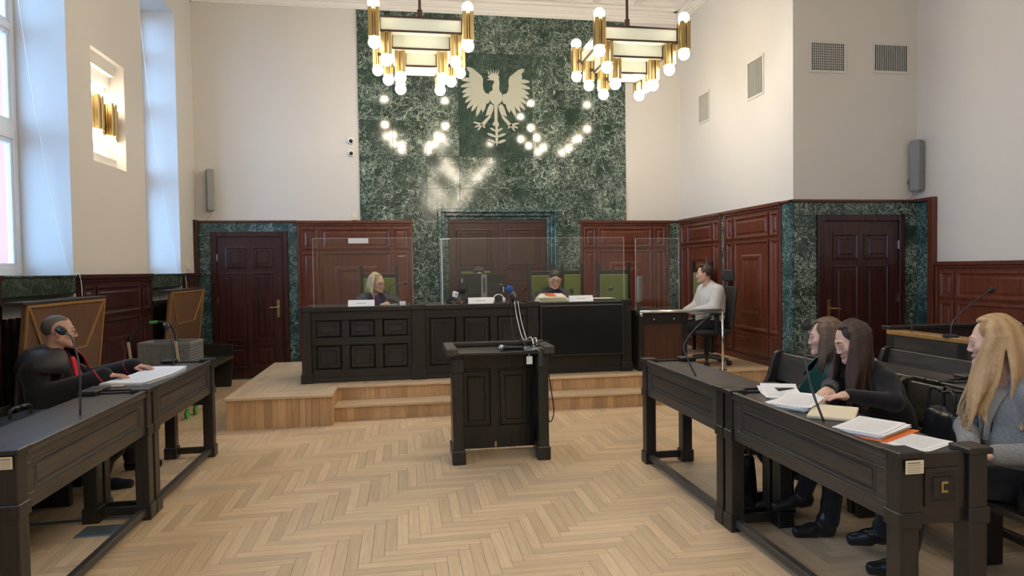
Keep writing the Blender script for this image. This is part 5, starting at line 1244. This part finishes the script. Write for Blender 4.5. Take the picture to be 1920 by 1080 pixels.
# -- judges
def judge(label, x, head, rot, hairk, hcol, man, gl, jab, sc=1., y=8.56):
    P = dict(hip=(0, 0, .55), chest=(0, .06, .84), neck=(0, .13, .985), head=head, head_rot=rot, man=man, bulk=1.12, shoulder=.19, cloth=BLK, robe=True, leg=BLK, collar=(.022, .023, .028),
        arms=[dict(elbow=(-.27, .25, .80), wrist=(-.15, .42, .895), cuff=.055, dir=(.5, .8, -.05)), dict(elbow=(.27, .25, .80), wrist=(.15, .42, .895), cuff=.055, dir=(-.5, .8, -.05))],
        legs=legs_fwd((0, 0, 0)), hair=hairk, hair_col=hcol, glasses=gl, lid=.004)
    r, HM = person(label, (x, y, P0), pi, P, sc)
    if jab: jabot(r, (0, .245, .985), (.0, .285, .80), .05, .13, jab, 7)
    cape(r, P['neck'], .29, .20, .09, 'jabot_purple')
judge('blonde judge with spectacles and purple jabot looking sideways', -.33, (0, .20, 1.135), (radians(48), radians(6), 0), dict(length=.17, n=90, wave=.012, phimin=66, part=.02, rx=.090), [(.42, .30, .15), (.62, .50, .31)], False, True, 'jabot_purple')
judge('judge hidden behind the monitor with only dark hair showing', .955, (0, .14, 1.195), (0, radians(10), 0), 'dark', [(.035, .022, .015)], True, False, 'jabot_purple', y=8.64)
judge('dark-haired male judge with spectacles and purple jabot reading files', 1.93, (0, .20, 1.145), (radians(-6), radians(20), radians(-4)), 'dark', [(.022, .014, .010)], True, True, 'jabot_purple')
# -- clerk
CK = dict(hip=(0, -.04, .56), chest=(0, -.07, .87), neck=(0, -.04, 1.035), head=(0, .03, 1.185), head_rot=(radians(-24), radians(3), 0), bulk=1.25, shoulder=.19, bust=True, cloth=(.56, .57, .57), leg=(.02, .02, .024),
    arms=[dict(elbow=(-.25, .02, .76), wrist=(-.10, .25, .70), dir=(.5, .8, -.1), cuff=.045), dict(elbow=(.25, .02, .76), wrist=(.10, .25, .70), dir=(-.5, .8, -.1), cuff=.045)],
    legs=legs_fwd((0, 0, 0)), hair='crop', hair_col=[(.050, .028, .017)], neckline=SKIN)
person('clerk with cropped dark hair in a pale grey jumper, seated in profile', (3.90, 8.12, P0), pi/2, CK)
# -- women on the right
W6 = dict(hip=(0, 0, .53), chest=(0, .03, .82), neck=(0, .06, .965), head=(0, .13, 1.115), head_rot=(radians(-22), radians(3), 0), bulk=1.08, shoulder=.18, cloth=BLK, robe=True, skirt=True, leg=BLK, collar=(.016, .02, .026),
    arms=[dict(elbow=(-.25, .08, .68), wrist=(-.10, .30, .69), cuff=.05, dir=(.3, 1, -.05), curl=.3), dict(elbow=(.25, .08, .68), wrist=(.06, .31, .70), cuff=.05, dir=(-.4, .8, 0))],
    legs=[dict(knee=(-.10, .46, .48), ankle=(-.10, .42, .10), heel=(-.10, .36, 0), toe=(-.10, .60, 0), boot=.45), dict(knee=(.12, .46, .48), ankle=(.12, .38, .10), heel=(.12, .32, 0), toe=(.13, .56, 0), boot=.45)],
    hair=dict(length=.26, n=120, wave=.012, phimin=62, front=.015), hair_col=[(.085, .048, .028), (.16, .095, .055)], skin=(.62, .39, .31))
r, HM = person('brown-haired lawyer in a black robe with green pleated jabot', (2.88, 3.95, 0), radians(78), W6, 1.02)
jabot(r, (-.04, .185, .93), (-.07, .262, .735), .07, .28, 'jabot_green', 12, out=(-.35, .95, .1), side=(.93, .33, 0))
cape(r, W6['neck'], .275, .19, .09, 'jabot_green', gap=34)
W7 = dict(hip=(0, 0, .53), chest=(-.02, .14, .83), neck=(-.02, .22, 1.0), head=(-.02, .325, 1.155), head_rot=(radians(-8), radians(20), radians(3)), bulk=.94, shoulder=.168, bust=True, cloth=(.013, .013, .015), leg=BLK, lid=.0085,
    arms=[dict(elbow=(-.30, .27, .84), wrist=(-.27, .52, .885), dir=(.12, 1, -.05), curl=.22, cuff=.038), dict(elbow=(.10, .38, .86), wrist=(-.14, .56, .895), dir=(-.55, .75, -.1), curl=.25, cuff=.038)],
    legs=[dict(knee=(-.06, .45, .50), ankle=(-.07, .50, .10), heel=(-.06, .46, 0), toe=(-.02, .72, 0), boot=.8, r=(.08, .062, .05)), dict(knee=(.05, .46, .56), ankle=(.10, .56, .22), heel=(.10, .50, .13), toe=(.13, .77, .10), boot=.8, r=(.08, .062, .05))],
    hair=dict(length=.46, n=170, wave=.014, phimin=60, front=.05, part=-.012), hair_col=[(.026, .014, .010), (.075, .040, .026)], neckline=(.70, .70, .70), skin=(.64, .41, .32))
r, HM = person('woman with long dark brown hair in a black cardigan reading papers', (2.97, 3.60, 0), pi/2, W7)
bl = MB()
for k in range(5): bl.hexa([(-.065+.01*k, .300-.018*k, .955-.045*k), (.02-.004*k, .305-.018*k, .955-.045*k), (.02-.004*k, .285-.018*k, .955-.045*k), (-.065+.01*k, .28-.018*k, .955-.045*k), (-.075+.01*k, .305-.018*k, 1.0-.045*k), (.03-.004*k, .31-.018*k, 1.0-.045*k), (.03-.004*k, .28-.018*k, 1.0-.045*k), (-.075+.01*k, .275-.018*k, 1.0-.045*k)])
bl.build('blouse', 'paper', r, .004)
W8 = dict(hip=(0, 0, .53), chest=(-.01, .0, .85), neck=(-.01, .03, 1.01), head=(-.01, .115, 1.170), head_rot=(radians(-24), radians(6), 0), bulk=.95, shoulder=.165, cloth=(.235, .245, .255), leg=(.02, .022, .03), lid=.004,
    arms=[dict(elbow=(-.26, -.03, .70), wrist=(-.25, .22, .69), dir=(.1, .95, -.1), curl=.5, cuff=.045), dict(elbow=(.18, .14, .71), wrist=(-.14, .28, .70), dir=(-.95, .25, -.1), curl=.5, cuff=.045)],
    legs=[dict(knee=(-.05, .44, .50), ankle=(.0, .50, .10), heel=(.0, .44, 0), toe=(.02, .68, 0), boot=.7), dict(knee=(.14, .46, .52), ankle=(.26, .50, .14), heel=(.26, .44, .06), toe=(.30, .68, .03), boot=.7)],
    hair=dict(length=.45, n=190, wave=.026, phimin=62, front=.05, part=0., push=(0, .05, 0)), hair_col=[(.34, .20, .085), (.62, .44, .24)], neckline=(.02, .02, .024), skin=(.66, .43, .35))
r, HM = person('woman with long wavy blonde hair in a grey blazer, seated at the desk end', (3.02, 2.84, 0), radians(72), W8, 1.045)
# open blazer front: dark top between two lapels
tp = MB()
rows_ = [(.66, .150), (.76, .148), (.86, .130), (.94, .095), (1.0, .066)]
vs = []
for z, y in rows_:
    hw = .028+.03*(z-.66)/.34
    for x in (-hw, -hw*.4, hw*.4, hw): vs.append((-.01+x, y-abs(x)*.25, z))
fs = [(i*4+j, i*4+j+1, (i+1)*4+j+1, (i+1)*4+j) for i in range(4) for j in range(3)]
o = tp.add(vs, fs).build('dark_top', 'black_nylon', r, smooth=True); sm = o.modifiers.new('thick', 'SOLIDIFY'); sm.thickness = .012
for s in (-1, 1):
    lp = MB(); pr = [(.70, .165, .012, .030), (.80, .162, .020, .052), (.90, .138, .030, .085), (.945, .112, .036, .090), (.95, .108, .036, .066), (1.01, .070, .044, .078)]; vs = []
    for z, y, x0, x1 in pr: vs += [(-.01+s*x0, y, z), (-.01+s*x1, y-.012, z)]
    o = lp.add(vs, [(2*i, 2*i+1, 2*i+3, 2*i+2) for i in range(len(pr)-1)]).build('lapel', 'blazer_grey', r); sm = o.modifiers.new('thick', 'SOLIDIFY'); sm.thickness = .007
MB().lathe([(.012, 0), (.012, .006)], (-.03, .165, .675), 12, axis='y').build('button', 'black_plastic', r)
